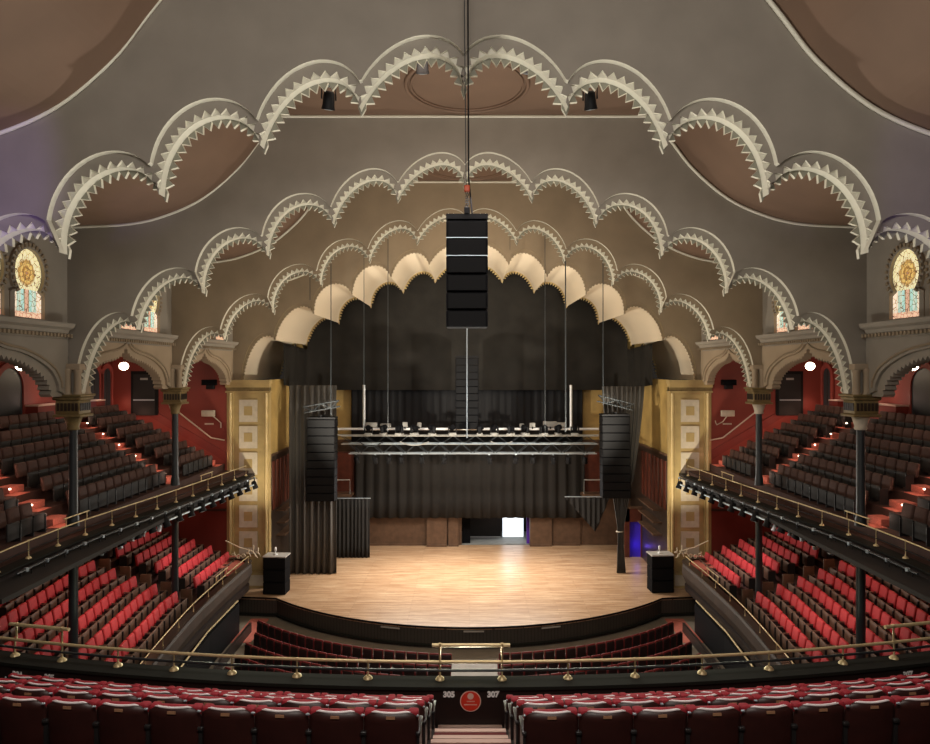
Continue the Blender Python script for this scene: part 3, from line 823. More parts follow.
# ------------------------------------------------------------------ lower balcony
LOWF = [(10.0, 32.0), (10.05, 30), (10.05, 27.6), (10.0, 25.5), (9.75, 22.5), (9.45, 20.0), (8.9, 17.2)]
LOWF = catmull(LOWF, 4)
def lowx(i, y): return 11.0+.8*i-.115*max(0, 25.8-y)
def lowz(i): return EYE-9.48+.30*i
NL = 7
for sg in (-1, 1):
    root = empty('balcony_tiers'); tag(root, 'stepped tiers of the lower balcony under the red seats, %s side' % NM[sg], 'seating tier', 'lower balcony tiers')
    # front walkway
    poly = [(x, y) for x, y in LOWF]+[(9.9, 17.2), (lowx(0, 17.2)-.35, 17.2)]+[(lowx(0, y)-.38, y) for y in (20, 22, 24, 25.8, 28, YD)]+[(10.7, YD), (10.4, 33.0)]
    MB().prism(poly, lambda u, v, d: (sg*u, v, lowz(0)+d), 0, -.2).build('front_walkway', GALFLOOR, root)
    for i in range(NL+1):
        ys = [17.2, 20, 22, 24, 25.8, 28, 31, YD]
        inn = [(lowx(i, y)-.40, y) for y in ys]; out = [(min(XW, lowx(i+1, y)-.36) if i < NL else XW, y) for y in ys]
        MB().prism(inn+out[::-1], lambda u, v, d: (sg*u, v, lowz(i)+d), 0, -.35).build('tier', GALFLOOR, root)
    path = [(sg*x, y) for x, y in LOWF]
    if sg > 0: path = path[::-1]
    fr = empty('balcony_parapet'); tag(fr, 'dark wooden curved front of the lower balcony, %s side' % NM[sg], 'gallery front', 'lower balcony fronts')
    endc = [(sg*(10.0+.75*(1-math.cos(a))), 32.0+.85*math.sin(a)) for a in (R(20), R(40), R(60), R(80), R(100), R(120))]
    pathe = (endc[::-1]+path) if sg < 0 else (path+endc)
    z = EYE
    # u>0 is towards the room centre
    MB().sweep(pathe, [(-.10, z-9.70), (.0, z-9.80), (.13, z-9.45), (.11, z-9.1), (.05, z-8.95), (-.10, z-8.95)]).build('bowed_fascia', FASC, fr)
    MB().sweep(pathe, [(-.16, z-8.95), (.12, z-8.95), (.12, z-8.90), (-.16, z-8.90)]).build('cap_rail', DWOOD, fr)
    MB().sweep(pathe, [(-.6, z-10.2), (.0, z-10.2), (.0, z-9.95), (-.6, z-9.7)]).build('lower_moulding', PARA, fr)
    railing(path, z-8.62, z-8.90, 'brass railing on the lower balcony front, %s side' % NM[sg], resample(path, 1.6), .022, 'lower balcony railings', pbase=False)
    # raised section
    hr = empty('raised_handrail'); tag(hr, 'short raised handrail on the %s lower balcony front by the stage section' % NM[sg], 'railing', 'raised aisle handrails')
    MB().tube([(sg*10.02, 29.3, z-8.35), (sg*10.04, 27.9, z-8.35)], .02, 6).build('rail', BRASS, hr)
    for y in (29.2, 28.0): MB().tube([(sg*10.03, y, z-8.62), (sg*10.03, y, z-8.35)], .015, 6).build('post', BRASS, hr)
    # gold scrollwork at the stage end
    sw = empty('scroll_grille', (sg*10.35, 32.75, z-8.9)); tag(sw, 'pale gilded scrollwork grille at the stage end of the %s lower balcony' % NM[sg], 'grille', 'gilded scroll grilles')
    for k in range(6):
        s = MB(); x0 = -sg*.55+sg*k*.22
        pts = [(x0+.12*math.cos(t)*(1-t/9), -.05*k*.2, .08+.11*k*.35*0+.55*(.5+.5*math.sin(k*1.1+.6))*t/7+.10*math.sin(t)) for t in [j*.5 for j in range(14)]]
        s.tube(pts, .026, 6); s.build('scroll', GILT, sw)
    MB().tube([(-sg*.55, 0, .02), (-sg*.3, .02, .34), (sg*.3, .02, .5), (sg*.95, 0, .82)], .026, 6).build('top_bar', GILT, sw)
    # carpeted end platform
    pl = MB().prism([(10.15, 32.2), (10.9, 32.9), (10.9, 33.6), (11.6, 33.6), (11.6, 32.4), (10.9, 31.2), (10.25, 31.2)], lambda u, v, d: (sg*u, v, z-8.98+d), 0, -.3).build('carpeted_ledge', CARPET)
    tag(pl, 'pink-lit carpeted ledge at the stage end of the %s lower balcony' % NM[sg], 'ledge', 'carpeted end ledges')
    for i in range(NL):
        k = 0
        for a, b in ((28.35, 33.0-.0*i), (17.6, 27.15)):
            n = int((b-a)/.60)
            for j in range(n):
                y = b-.30-j*.60; X = lowx(i, y)+.02
                if X*F/y > 470 or y < 17.8: continue
                if a < 20 and F*9.0/y > 312 and i < 1: continue
                slope = -math.atan(.115) if y < 25.8 else 0
                place('red', lambda: side_seat('balcony_chair', '', REDS, PAN, .58), sg*X, y, lowz(i), sg*(PI/2+slope) if True else 0,
                      'red folded theatre seat, %s from the stage, %s row up, %s lower balcony' % (ORD[k], ORD[i], NM[sg]),
                      'red seats in the lower balconies'); k += 1
    # pale aisle end panels
    for i in range(NL-1):
        y = 27.45; X = lowx(i, y)
        e = MB(); e.rbox(-.22, .22, -.03, .03, 0, .80, .02); o = e.build('aisle_end_panel', MWOOD, None, (sg*(X+.0), y, lowz(i)))
        tag(o, 'brown end panel at the aisle, %s row up, %s lower balcony' % (ORD[i], NM[sg]), 'end panel', 'row end panels in the lower balconies')

# ------------------------------------------------------------------ orchestra floor
# side boxes
for sg in (-1, 1):
    b = empty('side_box_wall'); tag(b, 'low black partition with brass rail beside the %s orchestra aisle' % NM[sg], 'partition', 'partitions beside the orchestra')
    a0, b0 = sorted((sg*9.95, sg*10.1))
    pth = [(sg*10.02, 30.6), (sg*10.0, 27), (sg*9.75, 24), (sg*9.3, 20), (sg*8.9, 17)]
    pf = [(-.07, 0), (.07, 0), (.07, EYE-10.32), (-.07, EYE-10.32)]
    MB().sweep(pth, pf).build('panel', BLK, b)
    MB().tube([(x, y, EYE-10.18) for x, y in pth], .035, 8).build('rail', BRASS, b)
    MB().sweep([(x-sg*.55, y) for x, y in pth], [(-.05, 0), (.05, 0), (.05, .42), (-.05, .42)]).build('kerb', PARA, b)
    MB().box(*sorted((sg*10.02, sg*11.2)), 30.6, 30.75, 0, EYE-10.3).build('end_panel', BLK, b)
    c = MB().box(*sorted((sg*9.1, sg*9.93)), 29.4, 32.2, .0, .02).build('carpet_runner', CARPET)
    tag(c, 'strip of bright red carpet at the %s corner of the orchestra floor' % NM[sg], 'carpet', 'red carpet strips')
    bt = MB().box(*sorted((sg*10.15, sg*XW)), 17, 30.5, 0.0, .25).build('box_floor', DFLOOR); tag(bt, 'dark raised floor under the %s lower balcony' % NM[sg], 'seating tier', 'raised floors under the balcony')
    for i in range(2):
        for j in range(12):
            place('under', lambda: side_seat('box_chair', '', ORED, DPAN, .5, True), sg*(10.9+.9*i), 29.6-.58*j, .25+.0*i, sg*PI/2,
                  'dark red seat under the %s balcony, %s from the stage, %s row' % (NM[sg], ORD[j], ORD[i]), 'seats below the lower balconies')
def orch_seat():
    r = empty('orchestra_chair'); tag(r, '', 'seat')
    MB().rbox(-.18, .18, -.10, -.05, .30, .80, .02, 2).build('back_shell', OSEAT, r)
    MB().rbox(-.20, .20, -.05, .03, .42, .84, .03, 2).build('back_cushion', ORED, r)
    MB().rbox(-.19, .19, .05, .12, .18, .55, .02, 2).build('folded_seat', OSEAT, r)
    MB().box(-.225, -.205, -.08, .2, 0, .56).build('side_frame', ORED, r)
    return r
for sg in (-1, 1):
    for rI in range(5):
        D0 = 26.15-1.02*rI; Rr = 12.9+1.02*rI*.3; cy = D0+Rr
        k = 0
        xa = .74+.22
        xmin = (.55, 1.18)[sg > 0]
        s_ = xmin+.22
        while True:
            ph = s_/Rr; x = Rr*math.sin(ph); y = cy-Rr*math.cos(ph)
            lim = 8.75
            if x > lim: break
            place('orch', orch_seat, sg*x, y+.1, 0, sg*ph,
                  'small black-backed orchestra seat, %s from the centre aisle, %s row from stage, %s' % (ORD[min(k, 29)], ORD[rI], NM[sg]),
                  'black-backed seats before the stage')
            k += 1; s_ += .44

# ------------------------------------------------------------------ stage
X0 = .1
stg = empty('stage', (X0, 0, 0)); tag(stg, 'bowed stage of pale worn floorboards with dark grooved front', 'stage')
def lip(r, a0=47.0, n=40): return [(r*math.sin(t), 41.46-r*math.cos(t)) for t in [R(-a0+2*a0*i/n) for i in range(n+1)]]
lp = lip(12.70)
sideY = 32.62
deck = [(-10.75, 33.9), (-10.75, sideY)]+[p for p in lp if p[1] < sideY]+[(10.75, sideY), (10.75, 33.9), (9.75, 33.9), (9.75, YS), (-9.75, YS), (-9.75, 33.9)]
fnz = lambda u, v, d: (u, v, d)
MB().prism(deck, fnz, STZ, STZ-.12).build('floorboards', BOARDS, stg)
lpf = [(-10.75, sideY)]+[p for p in lp if p[1] < sideY]+[(10.75, sideY)]
MB().sweep(lpf, [(-.02, STZ-.001), (.05, STZ-.001), (.05, STZ-.08), (-.02, STZ-.08)][::-1]).build('edge_strip', BLK, stg)
MB().sweep(lpf, [(.04, .0), (.20, .0), (.20, STZ-.1), (.04, STZ-.1)]).build('front_panel', GROOVE, stg)
MB().sweep(lpf, [(-.06, .10), (.05, .10), (.05, .17), (-.06, .15)]).build('base_moulding', LEDGE, stg)
for ang in (-15, 0.8, 15.5):
    t = R(ang); M_ = Matrix.Translation((12.73*math.sin(t), 41.46-12.73*math.cos(t), STZ-.17)) @ Matrix.Rotation(t, 4, 'Z')
    MB().box(-.42, .42, -.03, .0, -.03, .03, M=M_).build('edge_sign', GREYB, stg)
for sg in (-1, 1):
    MB().box(*sorted((sg*9.75, sg*11.6)), 33.85, 34.03, 0, STZ).build('side_block', BLK, stg)

# pilasters
for sg in (-1, 1):
    xi, xo = (9.58, 11.66) if sg < 0 else (9.80, 11.86)
    p = empty('pilaster', (sg*(xi+xo)/2+.0, YD, 0)); tag(p, 'tall gold pilaster with a column of pale square panels, %s of the stage' % NM[sg], 'pilaster', 'gold pilasters framing the stage')
    hw = (xo-xi)/2; top = EYE-.60
    MB().box(-hw, hw, .0, .22, 0, top).build('backing', GOLD, p)
    cpf = MB(); cpf.box(-hw-.06, hw+.06, -.30, .2, top-.16, top+.02); cpf.box(-hw-.02, hw+.02, -.22, .2, top-.34, top-.16); cpf.box(-hw-.04, hw+.04, -.16, .2, top-.60, top-.52)
    cpf.build('capital_moulding', GOLD, p)
    MB().box(-hw, hw, -.12, .2, top-.52, top-.34).build('frieze', GOLDC, p)
    for sx in (-1, 1):
        m_ = MB(); m_.box(sx*(hw-.02)-(.30 if sx > 0 else 0), sx*(hw-.02)+(.30 if sx < 0 else 0), -.10, .05, STZ, top-.6)
        m_.build('edge_strip', GOLD, p)
        MB().lathe([(.09, STZ), (.09, top-.62)], sx*(hw-.17), -.10, 0, 10).build('half_round', GOLD, p)
    z = top-.94
    while z-1.08 > STZ+.8:
        pn = MB().box(-.44, .44, -.06, .0, z-1.08, z).build('square_panel', PANEL, p)
        MB().box(-.20, .20, -.075, -.06, z-.76, z-.32).build('centre_square', GOLD, pn)
        z -= 1.28
    MB().box(-hw-.05, hw+.05, -.18, .2, STZ, STZ+.75).build('plinth', GOLD, p)
    MB().box(-hw+.25, hw-.25, -.20, -.18, STZ+.12, STZ+.62).build('plinth_panel', PANEL, p)

# stage house walls
for sg in (-1, 1):
    RX_ = 9.6 if sg < 0 else 9.82
    a, b = sorted((sg*RX_, sg*(RX_+.35))); w = MB(); w.box(a, b, YD+.22, YR, EYE-4.25, EYE-.58); struct(w.build('wall_stage_%s' % NM[sg], OCHRE))
    w = MB(); w.box(a, b, YR, YS+.3, EYE-4.25, EYE+7); struct(w.build('wall_stage_%s_rear' % NM[sg], OCHRE))
    w = MB(); w.box(a, b, YD+.22, YS+.3, STZ-.1, EYE-4.25); struct(w.build('wall_stage_%s_lower' % NM[sg], DWOOD))
    pn = empty('wainscot', (sg*RX_, 0, 0)); tag(pn, 'reddish wooden wall panelling with dark posts at the %s side of the stage' % NM[sg], 'panelling', 'wooden panelling beside the stage')
    a, b = sorted((-sg*.08, 0)); MB().box(a, b, YD+.3, 39.3, EYE-4.32, EYE-4.22).build('cap_moulding', MWOOD, pn)
    for k in range(7):
        y = YD+.45+k*.72; a, b = sorted((-sg*.05, 0))
        MB().box(a, b, y, y+.42, EYE-7.0, EYE-4.6).build('panel', RWOOD, pn)
    for k in range(3):
        a, b = sorted((-sg*.45, 0)); MB().box(a, b, YD+1.2, YD+4.4, EYE-7.2-.62*k, EYE-7.14-.62*k).build('shelf', MWOOD, pn)
# solid above ledge / reveal caps
struct(MB().box(-9.95, 9.95, YS, YS+.3, EYE-4.3, EYE+7).build('wall_front', OCHRE))
ox0, ox1 = -.42+X0, 3.85+X0; oz = STZ+2.5
s = MB(); s.box(-9.95, ox0, YS, YS+.3, STZ-.1, EYE-4.3); s.box(ox1, 9.95, YS, YS+.3, STZ-.1, EYE-4.3); s.box(ox0, ox1, YS, YS+.3, oz, EYE-4.3)
struct(s.build('wall_front_lower', MWOOD))
struct(MB().box(-9.95, 9.95, YR, YS+.3, EYE+6.8, EYE+7.0).build('ceiling', BLK))
# room beyond the opening
struct(MB().box(ox0-1.5, ox1+1.5, YS+.3, 46, STZ-.12, STZ-.005).build('floor', mat('grey_concrete', (.28, .28, .26), .6, noise=.1, nscale=3)))
struct(MB().box(ox0-1.5, ox1+1.5, 45.6, 45.8, STZ, oz+.6).build('wall_corridor', BLK))
struct(MB().box(ox0-1.5, ox1+1.5, YS+.3, 45.8, oz+.5, oz+.6).build('ceiling', BLK))
for x in (ox0-1.5, ox1+1.4): struct(MB().box(x, x+.1, YS+.3, 45.8, STZ, oz+.5).build('wall_corridor', BLK))
d = MB().box(2.24, 3.55, 44.05, 44.12, STZ+.02, STZ+2.3).build('door_%d' % dn, GLOWW); dn += 1; struct(d, 'bright white lit doorway behind the stage opening')
d = MB().box(-.15, 2.15, 44.05, 44.12, STZ+.02, STZ+2.3).build('backdrop_screen', DPAN); tag(d, 'dark screen standing behind the opening at the back of the stage', 'screen')
d = MB().box(-.1, 2.1, 43.98, 44.04, STZ+.0, STZ+.05).build('threshold_strip', WHITE); tag(d, 'thin white strip along the foot of the dark screen', 'strip')
d = MB().box(3.62, 3.95, YS+.35, YS+.5, STZ, STZ+2.4).build('purple_curtain', PURP); tag(d, 'narrow purple curtain beside the bright doorway', 'curtain')
d = MB().box(-.4+X0, .1+X0, YS+.4, YS+1.2, STZ, STZ+1.6).build('equipment_case', BLK2); tag(d, 'black equipment case inside the left edge of the stage opening', 'case')
# wood projections on the back wall
for n_, (a, b) in enumerate(((427, 447), (448.5, 458.5), (529.5, 551), (370, 426), (552, 580))):
    x0 = (a-467)/F*YS; x1 = (b-467)/F*YS; dpt = (.45, .35, .35, .12, .12)[n_]
    o = empty('wooden_panel', ((x0+x1)/2, YS, STZ)); w2 = (x1-x0)/2
    tag(o, ('broad wooden block standing left of the stage opening', 'narrow wooden post just left of the stage opening', 'wooden block right of the stage opening', 'long low wooden panel at the back of the stage, left', 'wooden panel at the back of the stage, right')[n_], 'panel', 'wooden panels along the back of the stage')
    MB().box(-w2, w2, -dpt, 0, 0, 2.2).build('body', MWOOD, o)
    MB().box(-w2, w2, -dpt-.05, 0, 0, .14).build('base_board', MWOOD, o)
# return walls with blue lit door
for sg in (-1, 1):
    o = empty('side_stage_door', (9.42 if sg > 0 else -9.2, 39.4, STZ)); tag(o, 'brown wooden portal at the %s rear of the stage%s' % (NM[sg], ' with a blue-lit doorway' if sg > 0 else ''), 'portal', 'wooden portals at the rear of the stage')
    s = MB(); s.box(-.55, -.28, -.1, .1, 0, 2.75); s.box(.35, .42, -.1, .1, 0, 2.75); s.box(-.55, .42, -.1, .1, 2.0, 2.75)
    s.build('frame', RWOOD if sg > 0 else DWOOD, o)
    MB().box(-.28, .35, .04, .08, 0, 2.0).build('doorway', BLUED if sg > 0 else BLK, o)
    MB().box(-.6, .42, -.18, .1, 2.75, 2.85).build('lintel', MWOOD, o)
    pf = empty('raised_platform', (sg*8.0, 41.2, EYE-7.4)); tag(pf, 'dark platform with pale edge and railing high at the %s rear of the stage' % NM[sg], 'platform', 'platforms at the rear of the stage')
    MB().box(-1.3, 1.3, -.6, .6, -.08, .08).build('deck', MWOOD, pf)
    MB().box(-1.3, 1.3, .3, .58, .08, 2.4).build('back_panel', RWOOD, pf)
    MB().tube([(-1.2, -.55, .08), (-1.2, -.55, .9), (1.2, -.55, .9), (1.2, -.55, .08)], .03, 6).build('railing', GREYB, pf)

# ------------------------------------------------------------------ drapes
def drape(name, m, pts, zt, zb, folds, amp, label, cat='curtain', group=None, nz=6, gather=None, zbf=None):
    """vertical cloth following plan path pts, with rounded folds and a thickness"""
    cum = [0]
    for a, b in zip(pts, pts[1:]): cum.append(cum[-1]+math.dist(a, b))
    L = cum[-1]; n = max(2*len(pts), folds*8)
    top = zt if callable(zt) else (lambda s: zt); bot = zb if callable(zb) else (lambda s: zb)
    vs = []
    for k in range(nz+1):
        for i in range(n+1):
            s = i/n; d = s*L; j = 0
            while j < len(cum)-2 and cum[j+1] < d: j += 1
            f = (d-cum[j])/max(1e-9, cum[j+1]-cum[j]); a = Vector(pts[j]); b = Vector(pts[j+1]); p = a.lerp(b, f); t = (b-a).normalized()
            nr = Vector((t.y, -t.x)); h = k/nz
            w = amp*(math.sin(2*PI*folds*s+.6*math.sin(9*s+k*.15))+.25*math.sin(2*PI*folds*2.3*s))*(.6+.4*h)
            z = top(s)+(bot(s)-top(s))*h
            c = p+nr*w
            if gather: c = gather(c, h, s)
            vs.append(Vector((c.x, c.y, z)))
    N0 = len(vs); vs += [v+Vector((0, .03, 0)) for v in vs]; fs = []
    for k in range(nz):
        for i in range(n):
            a = k*(n+1)+i; q = (a, a+1, a+n+2, a+n+1); fs.append(q); fs.append(tuple(j+N0 for j in q[::-1]))
    for i in range(n):
        fs.append((i, i+1, i+1+N0, i+N0)); a = nz*(n+1)+i; fs.append((a+1, a, a+N0, a+1+N0))
    for k in range(nz):
        a = k*(n+1); fs.append((a+n+1, a, a+N0, a+n+1+N0)); a += n; fs.append((a, a+n+1, a+n+1+N0, a+N0))
    s = MB(); s.add(vs, fs, 0, True); o = s.build(name, m); tag(o, label, cat, group); return o
vp = [(-9.42, 35.9), (-9.38, 38.2), (-9.3, 40.95), (-8.6, 41.25), (8.6, 41.25), (9.4, 40.95), (9.46, 38.2), (9.50, 35.9)]
def vtop(s):
    e = min(s, 1-s)
    return EYE+(1.25-.15*e/.165 if e < .172 else 6.6)
def vbot(s):
    e = min(s, 1-s); return EYE-(.87+.43*min(1, e/.18))
drape('stage_valance', VALV, vp, vtop, vbot, 16, .035, 'huge black cloth valance filling the proscenium arch above the stage', 'curtain', nz=6)
drape('stage_curtain', LEGD, [(-9.3+X0, 36.2), (-6.85+X0, 36.2)], EYE-.9, STZ+.01, 7, .13, 'full-height black leg curtain at the left of the stage', group='tall stage leg curtains', nz=4)
def gat(c, h, s):
    # tied in near the bottom
    cx_ = 7.75+X0
    w = 1-.45*(h/.5)**1.3 if h < .5 else max(.12, .55-.43*(h-.5)/.28) if h < .78 else (.12+.10*(h-.78)/.22)
    return Vector((cx_+.1*(h)+(c.x-cx_)*w, 36.3+(c.y-36.3)*(.5+.5*w)))
drape('stage_curtain', LEGD, [(6.9+X0, 36.3), (9.1+X0, 36.3)], EYE-.95, STZ+.02, 9, .10, 'tall black leg curtain tied in at the foot, right of the stage', group='tall stage leg curtains', nz=16, gather=gat)
tie = MB().tube([(7.83+X0+.17*math.cos(a), 36.35+.12*math.sin(a), STZ+2.15) for a in [2*PI*i/12 for i in range(12)]], .03, 5, closed=True).build('curtain_tie', PANEL); tag(tie, 'pale tie cord around the gathered right leg curtain', 'cord')
def half_drape(path, lab, folds): drape('half_height_drape', VELG, path, EYE-7.35, STZ+.02, folds, .07, lab, group='half-height drapes on pipes', nz=5)
half_drape([(-7.4, 39.2), (-5.45, 39.2)], 'half-height black drape hung on a pipe at the left rear of stage', 9)
b = MB().tube([(-7.5, 39.2, EYE-7.3), (-5.4, 39.2, EYE-7.3)], .03, 6).build('drape_pipe', STEEL); tag(b, 'thin pipe along the top of the left half-height drape', 'pipe')
drape('half_height_drape', VELG, [(5.6, 39.4), (8.0, 39.4)], EYE-7.3, lambda s: EYE-7.38-1.85*(1-abs(s-.68)/.68 if s < .68 else 1-(s-.68)/.32), 8, .05,
      'black drape hooked up into a triangle at the right rear of stage', group='half-height drapes on pipes', nz=6)
b = MB().tube([(5.5, 39.4, EYE-7.25), (8.1, 39.4, EYE-7.25)], .03, 6).build('drape_pipe', STEEL); tag(b, 'thin pipe along the top of the triangular drape', 'pipe')
drape('mid_stage_curtain', VELG, [(-6.6, 41.35), (6.95, 41.35)], EYE-4.4, EYE-8.86, 21, .085, 'wide grey-black mid-stage curtain hanging behind the lighting truss', nz=4)
drape('rear_black_curtain', BLK, [(-6.9, 41.75), (6.9, 41.75)], EYE-.5, EYE-4.4, 30, .02, 'black upper curtain behind the lighting truss', nz=3)

# ------------------------------------------------------------------ trusses and lamps
def truss(name, x0, x1, y, z, w, label, group, m=STEEL, seg=.6):
    r = empty(name, ((x0+x1)/2, y, EYE+z)); tag(r, label, 'truss', group); h = (x1-x0)/2
    s = MB()
    for dy in (-w/2, w/2):
        for dz in (-w/2, w/2): s.tube([(-h, dy, dz), (h, dy, dz)], .035, 6)
    s.build('chords', m, r)
    s = MB(); n = max(2, int(2*h/seg))
    for k in range(n):
        a = -h+2*h*k/n; b = -h+2*h*(k+1)/n
        for dy in (-w/2, w/2): s.tube([(a, dy, -w/2 if k % 2 else w/2), (b, dy, w/2 if k % 2 else -w/2)], .018, 5)
        s.tube([(a, -w/2, w/2), (b, w/2, w/2)], .018, 5)
    s.build('braces', SHAFT, r); return r
truss('lighting_truss', -6.3, 6.9, 37.5, -4.30, .52, 'front lighting truss, lowest of the trusses across the stage', 'lighting trusses above the stage')
truss('lighting_truss', -6.9, 7.2, 38.6, -3.95, .45, 'middle lighting truss across the stage, behind the front one', 'lighting trusses above the stage', GREYB)
r = empty('lighting_bar', (0, 39.6, EYE-3.45)); tag(r, 'pale rear lighting bar across the stage, highest of the three', 'truss', 'lighting trusses above the stage')
MB().tube([(-7.35, 0, 0), (7.45, 0, 0)], .07, 8).build('pipe', WHITE, r); MB().tube([(-7.35, 0, -.35), (7.45, 0, -.35)], .05, 8).build('lower_pipe', GREYB, r)
for k in range(5):
    x0 = -5.6+k*2.3+random.uniform(-.3, .3); w_ = random.uniform(1.1, 1.9); sg_ = random.uniform(.12, .3); yy = 37.15+.05*k
    o = MB().tube([(x0+w_*t/10, yy, EYE-4.0-sg_*(1-(t/5-1)**2)+.08) for t in range(11)], .03, 5).build('swagged_cable', GREYB if k % 2 else SHAFT)
    tag(o, 'drooping cable loop along the front lighting truss, %s from the left' % ORD[k], 'cable', 'cable loops on the front truss')
def stage_lamp(label, m=BLK):
    r = empty('stage_lamp'); tag(r, label, 'stage light')
    s = MB(); s.tube([(-.14, 0, -.28), (-.14, 0, 0), (.14, 0, 0), (.14, 0, -.28)], .018, 5); s.build('yoke', m, r)
    s = MB(); M_ = Matrix.Translation((0, 0, -.28)) @ Matrix.Rotation(R(200), 4, 'X')
    s.lathe([(.07, -.16), (.11, -.12), (.12, .10), (.135, .17), (.135, .19)], 0, 0, 0, 10, M=M_); s.build('housing', m, r)
    s = MB(); s.lathe([(.10, .191), (.05, .20)], 0, 0, 0, 10, M=M_); s.build('lens', STEEL, r)
    s = MB(); s.box(-.04, .04, -.04, .04, -.02, .07); s.build('clamp', STEEL, r)
    return r
def moving_head(label):
    r = empty('moving_light'); tag(r, label, 'stage light')
    MB().rbox(-.20, .20, -.16, .16, 0, .14, .02).build('base', GREYB, r)
    s = MB(); s.rbox(-.24, -.17, -.08, .08, .12, .50, .02); s.rbox(.17, .24, -.08, .08, .12, .50, .02); s.build('yoke', BLK, r)
    s = MB(); s.lathe([(.08, -.2), (.14, -.15), (.15, .1), (.12, .2)], 0, 0, 0, 12, M=Matrix.Translation((0, 0, .42)) @ Matrix.Rotation(R(70), 4, 'X')); s.build('head', BLK2, r)
    return r
xs = [-5.9, -4.9, -4.15, -3.5, -2.4, -1.2, 1.2, 2.6, 3.5, 4.6, 5.4, 6.3]
for k, x in enumerate(xs):
    place('lamp', lambda: stage_lamp(''), x, 37.35, EYE-4.62, random.uniform(-.5, .5), 'black lamp hung below the front truss, %s from the left' % ORD[k], 'lamps under the front truss')
for k, x in enumerate([-5.4, -4.6, -3.7, -2.9, -1.9, -.8, .7, 1.5, 2.4, 3.2, 4.2, 5.0, 5.9]):
    place('mh', lambda: moving_head(''), x, 38.3+.2*(k % 2), EYE-3.70, k*1.3, 'moving light standing on the middle truss, %s from the left' % ORD[k], 'moving lights on the middle truss')
for k, x in enumerate([-5.4, -4.6, -3.5, -2.7, 3.1, 3.7, 4.7, 5.3]):
    o = empty('ballast_box', (x, 39.6, EYE-3.36)); tag(o, 'small grey unit clamped on the rear lighting bar, %s from the left' % ORD[k], 'stage light', 'units on the rear lighting bar')
    w = (.34, .3, .14, .12, .13, .16, .4, .3)[k]; h = (.28, .22, .3, .28, .22, .26, .34, .28)[k]
    MB().rbox(-w, w, -.12, .12, 0, h, .04).build('housing', GREYB, o)
    MB().box(-.04, .04, -.15, -.12, -.08, .05).build('clamp', BLK, o)
# cables and suspension
def cable(px, py0, py1, y, r, m, label, top=None, grp='suspension cables above the stage'):
    x = (px-467)/F*y; z0 = EYE+(368-py1)/F*y; z1 = EYE+top if top else EYE+(368-py0)/F*y
    o = MB().tube([(x, y, z0), (x, y, z1)], r, 6).build('suspension_cable', m); tag(o, label, 'cable', grp); return o
for k, (px, py1, y, r, m, w) in enumerate(((331, 415, 33.2, .022, SHAFT, 'left line array'), (364, 430, 33.6, .014, SHAFT, 'left end of the trusses'), (388, 432, 33.6, .016, SHAFT, 'left part of the truss'),
        (310, 300, 33.0, .018, SHAFT, 'proscenium left lobe'), (545, 436, 33.6, .016, SHAFT, 'right part of the truss'), (565.5, 432, 33.5, .03, SHAFT, 'right end of the truss'),
        (603, 405, 33.2, .022, SHAFT, 'right line array'), (510, 250, 33.0, .012, SHAFT, 'middle of the arch'))):
    cable(px, 0, py1, y, r, m, 'thin vertical cable in front of the valance, over the %s' % w, top=7.3)
for px, w in ((364, 'left'), (571, 'right')): cable(px, 385, 430, 39.6, .075, WHITE, 'white rod from valance hem to the %s end of the rear bar' % w, grp='white rods')
cable(467, 327, 438, 37.5, .035, RODM, 'pale centre rod running down to the front truss', top=4.6, grp='centre rigging')

def line_array(name, x, y, ztop, w, n, eh, label, group=None, depth=.7, curve=0, m=BLK2, seam=STEEL):
    r = empty(name, (x, y, EYE+ztop)); tag(r, label, 'loudspeaker', group)
    fr = MB(); fr.box(-w/2, w/2, -depth/2, depth/2, -.03, .06); fr.box(-.05, .05, -.3, .3, .06, .16); fr.build('rigging_frame', BLK, r)
    for k in range(n):
        z = -.05-(k+1)*eh; t = curve*k
        M_ = Matrix.Translation((0, t, 0))
        e = MB().rbox(-w/2, w/2, -depth/2, depth/2, z+.01, z+eh-.01, .02, 2, M=M_, sm=False).build('speaker_cabinet', m, r)
        g = MB().box(-w/2+.04, w/2-.04, -depth/2-.012, -depth/2, z+.03, z+eh-.03, M=M_).build('grille', GRILL, e)
        if k in (0, 1) and n < 8:
            MB().box(-w/2, w/2, -depth/2-.005, -depth/2+.02, z+.0, z+.012, M=M_).build('seam', seam, e)
    return r
# top centre cluster hangs in front of the nearest arch
YK = 12.55
kx = YK/F
line_array('loudspeaker_cluster', 0, YK, (368-220)*kx, 41*kx, 6, 17.6*kx, 'large black centre loudspeaker cluster hanging high before the arches', 'centre loudspeaker clusters', depth=.5)
o = empty('hoist_chain', (0, YK, EYE+(368-220)*kx)); tag(o, 'dark hoist with orange hook and chain above the centre loudspeaker cluster', 'hoist')
s = MB()
for k in range(12):
    s.tube([(.022*math.cos(a)+(.01 if k % 2 else -.01), .01*math.sin(a), .09+k*.04+.025*math.sin(a)) for a in [2*PI*i/8 for i in range(8)]], .007, 4, closed=True)
s.build('chain', SHAFT, o)
MB().rbox(-.05, .05, -.05, .05, .50, .62, .015).build('hook_block', mat('orange_paint', (.6, .09, .03), .5), o)
MB().tube([(-.015, 0, .62), (-.045, 0, 3.6), (-.045, 0, 4.55)], .009, 5).build('steel_cable', SHAFT, o)
MB().tube([(.10, 0, .04), (.07, 0, .35), (.03, 0, .75), (.015, 0, 4.55)], .016, 5).build('power_cable', BLK, o)
line_array('loudspeaker_cluster', -.0, 39.4, (368-357)/F*39.4, 1.28, 10, .40, 'tall narrow black loudspeaker cluster behind the centre rod above the truss', 'centre loudspeaker clusters', depth=.6)
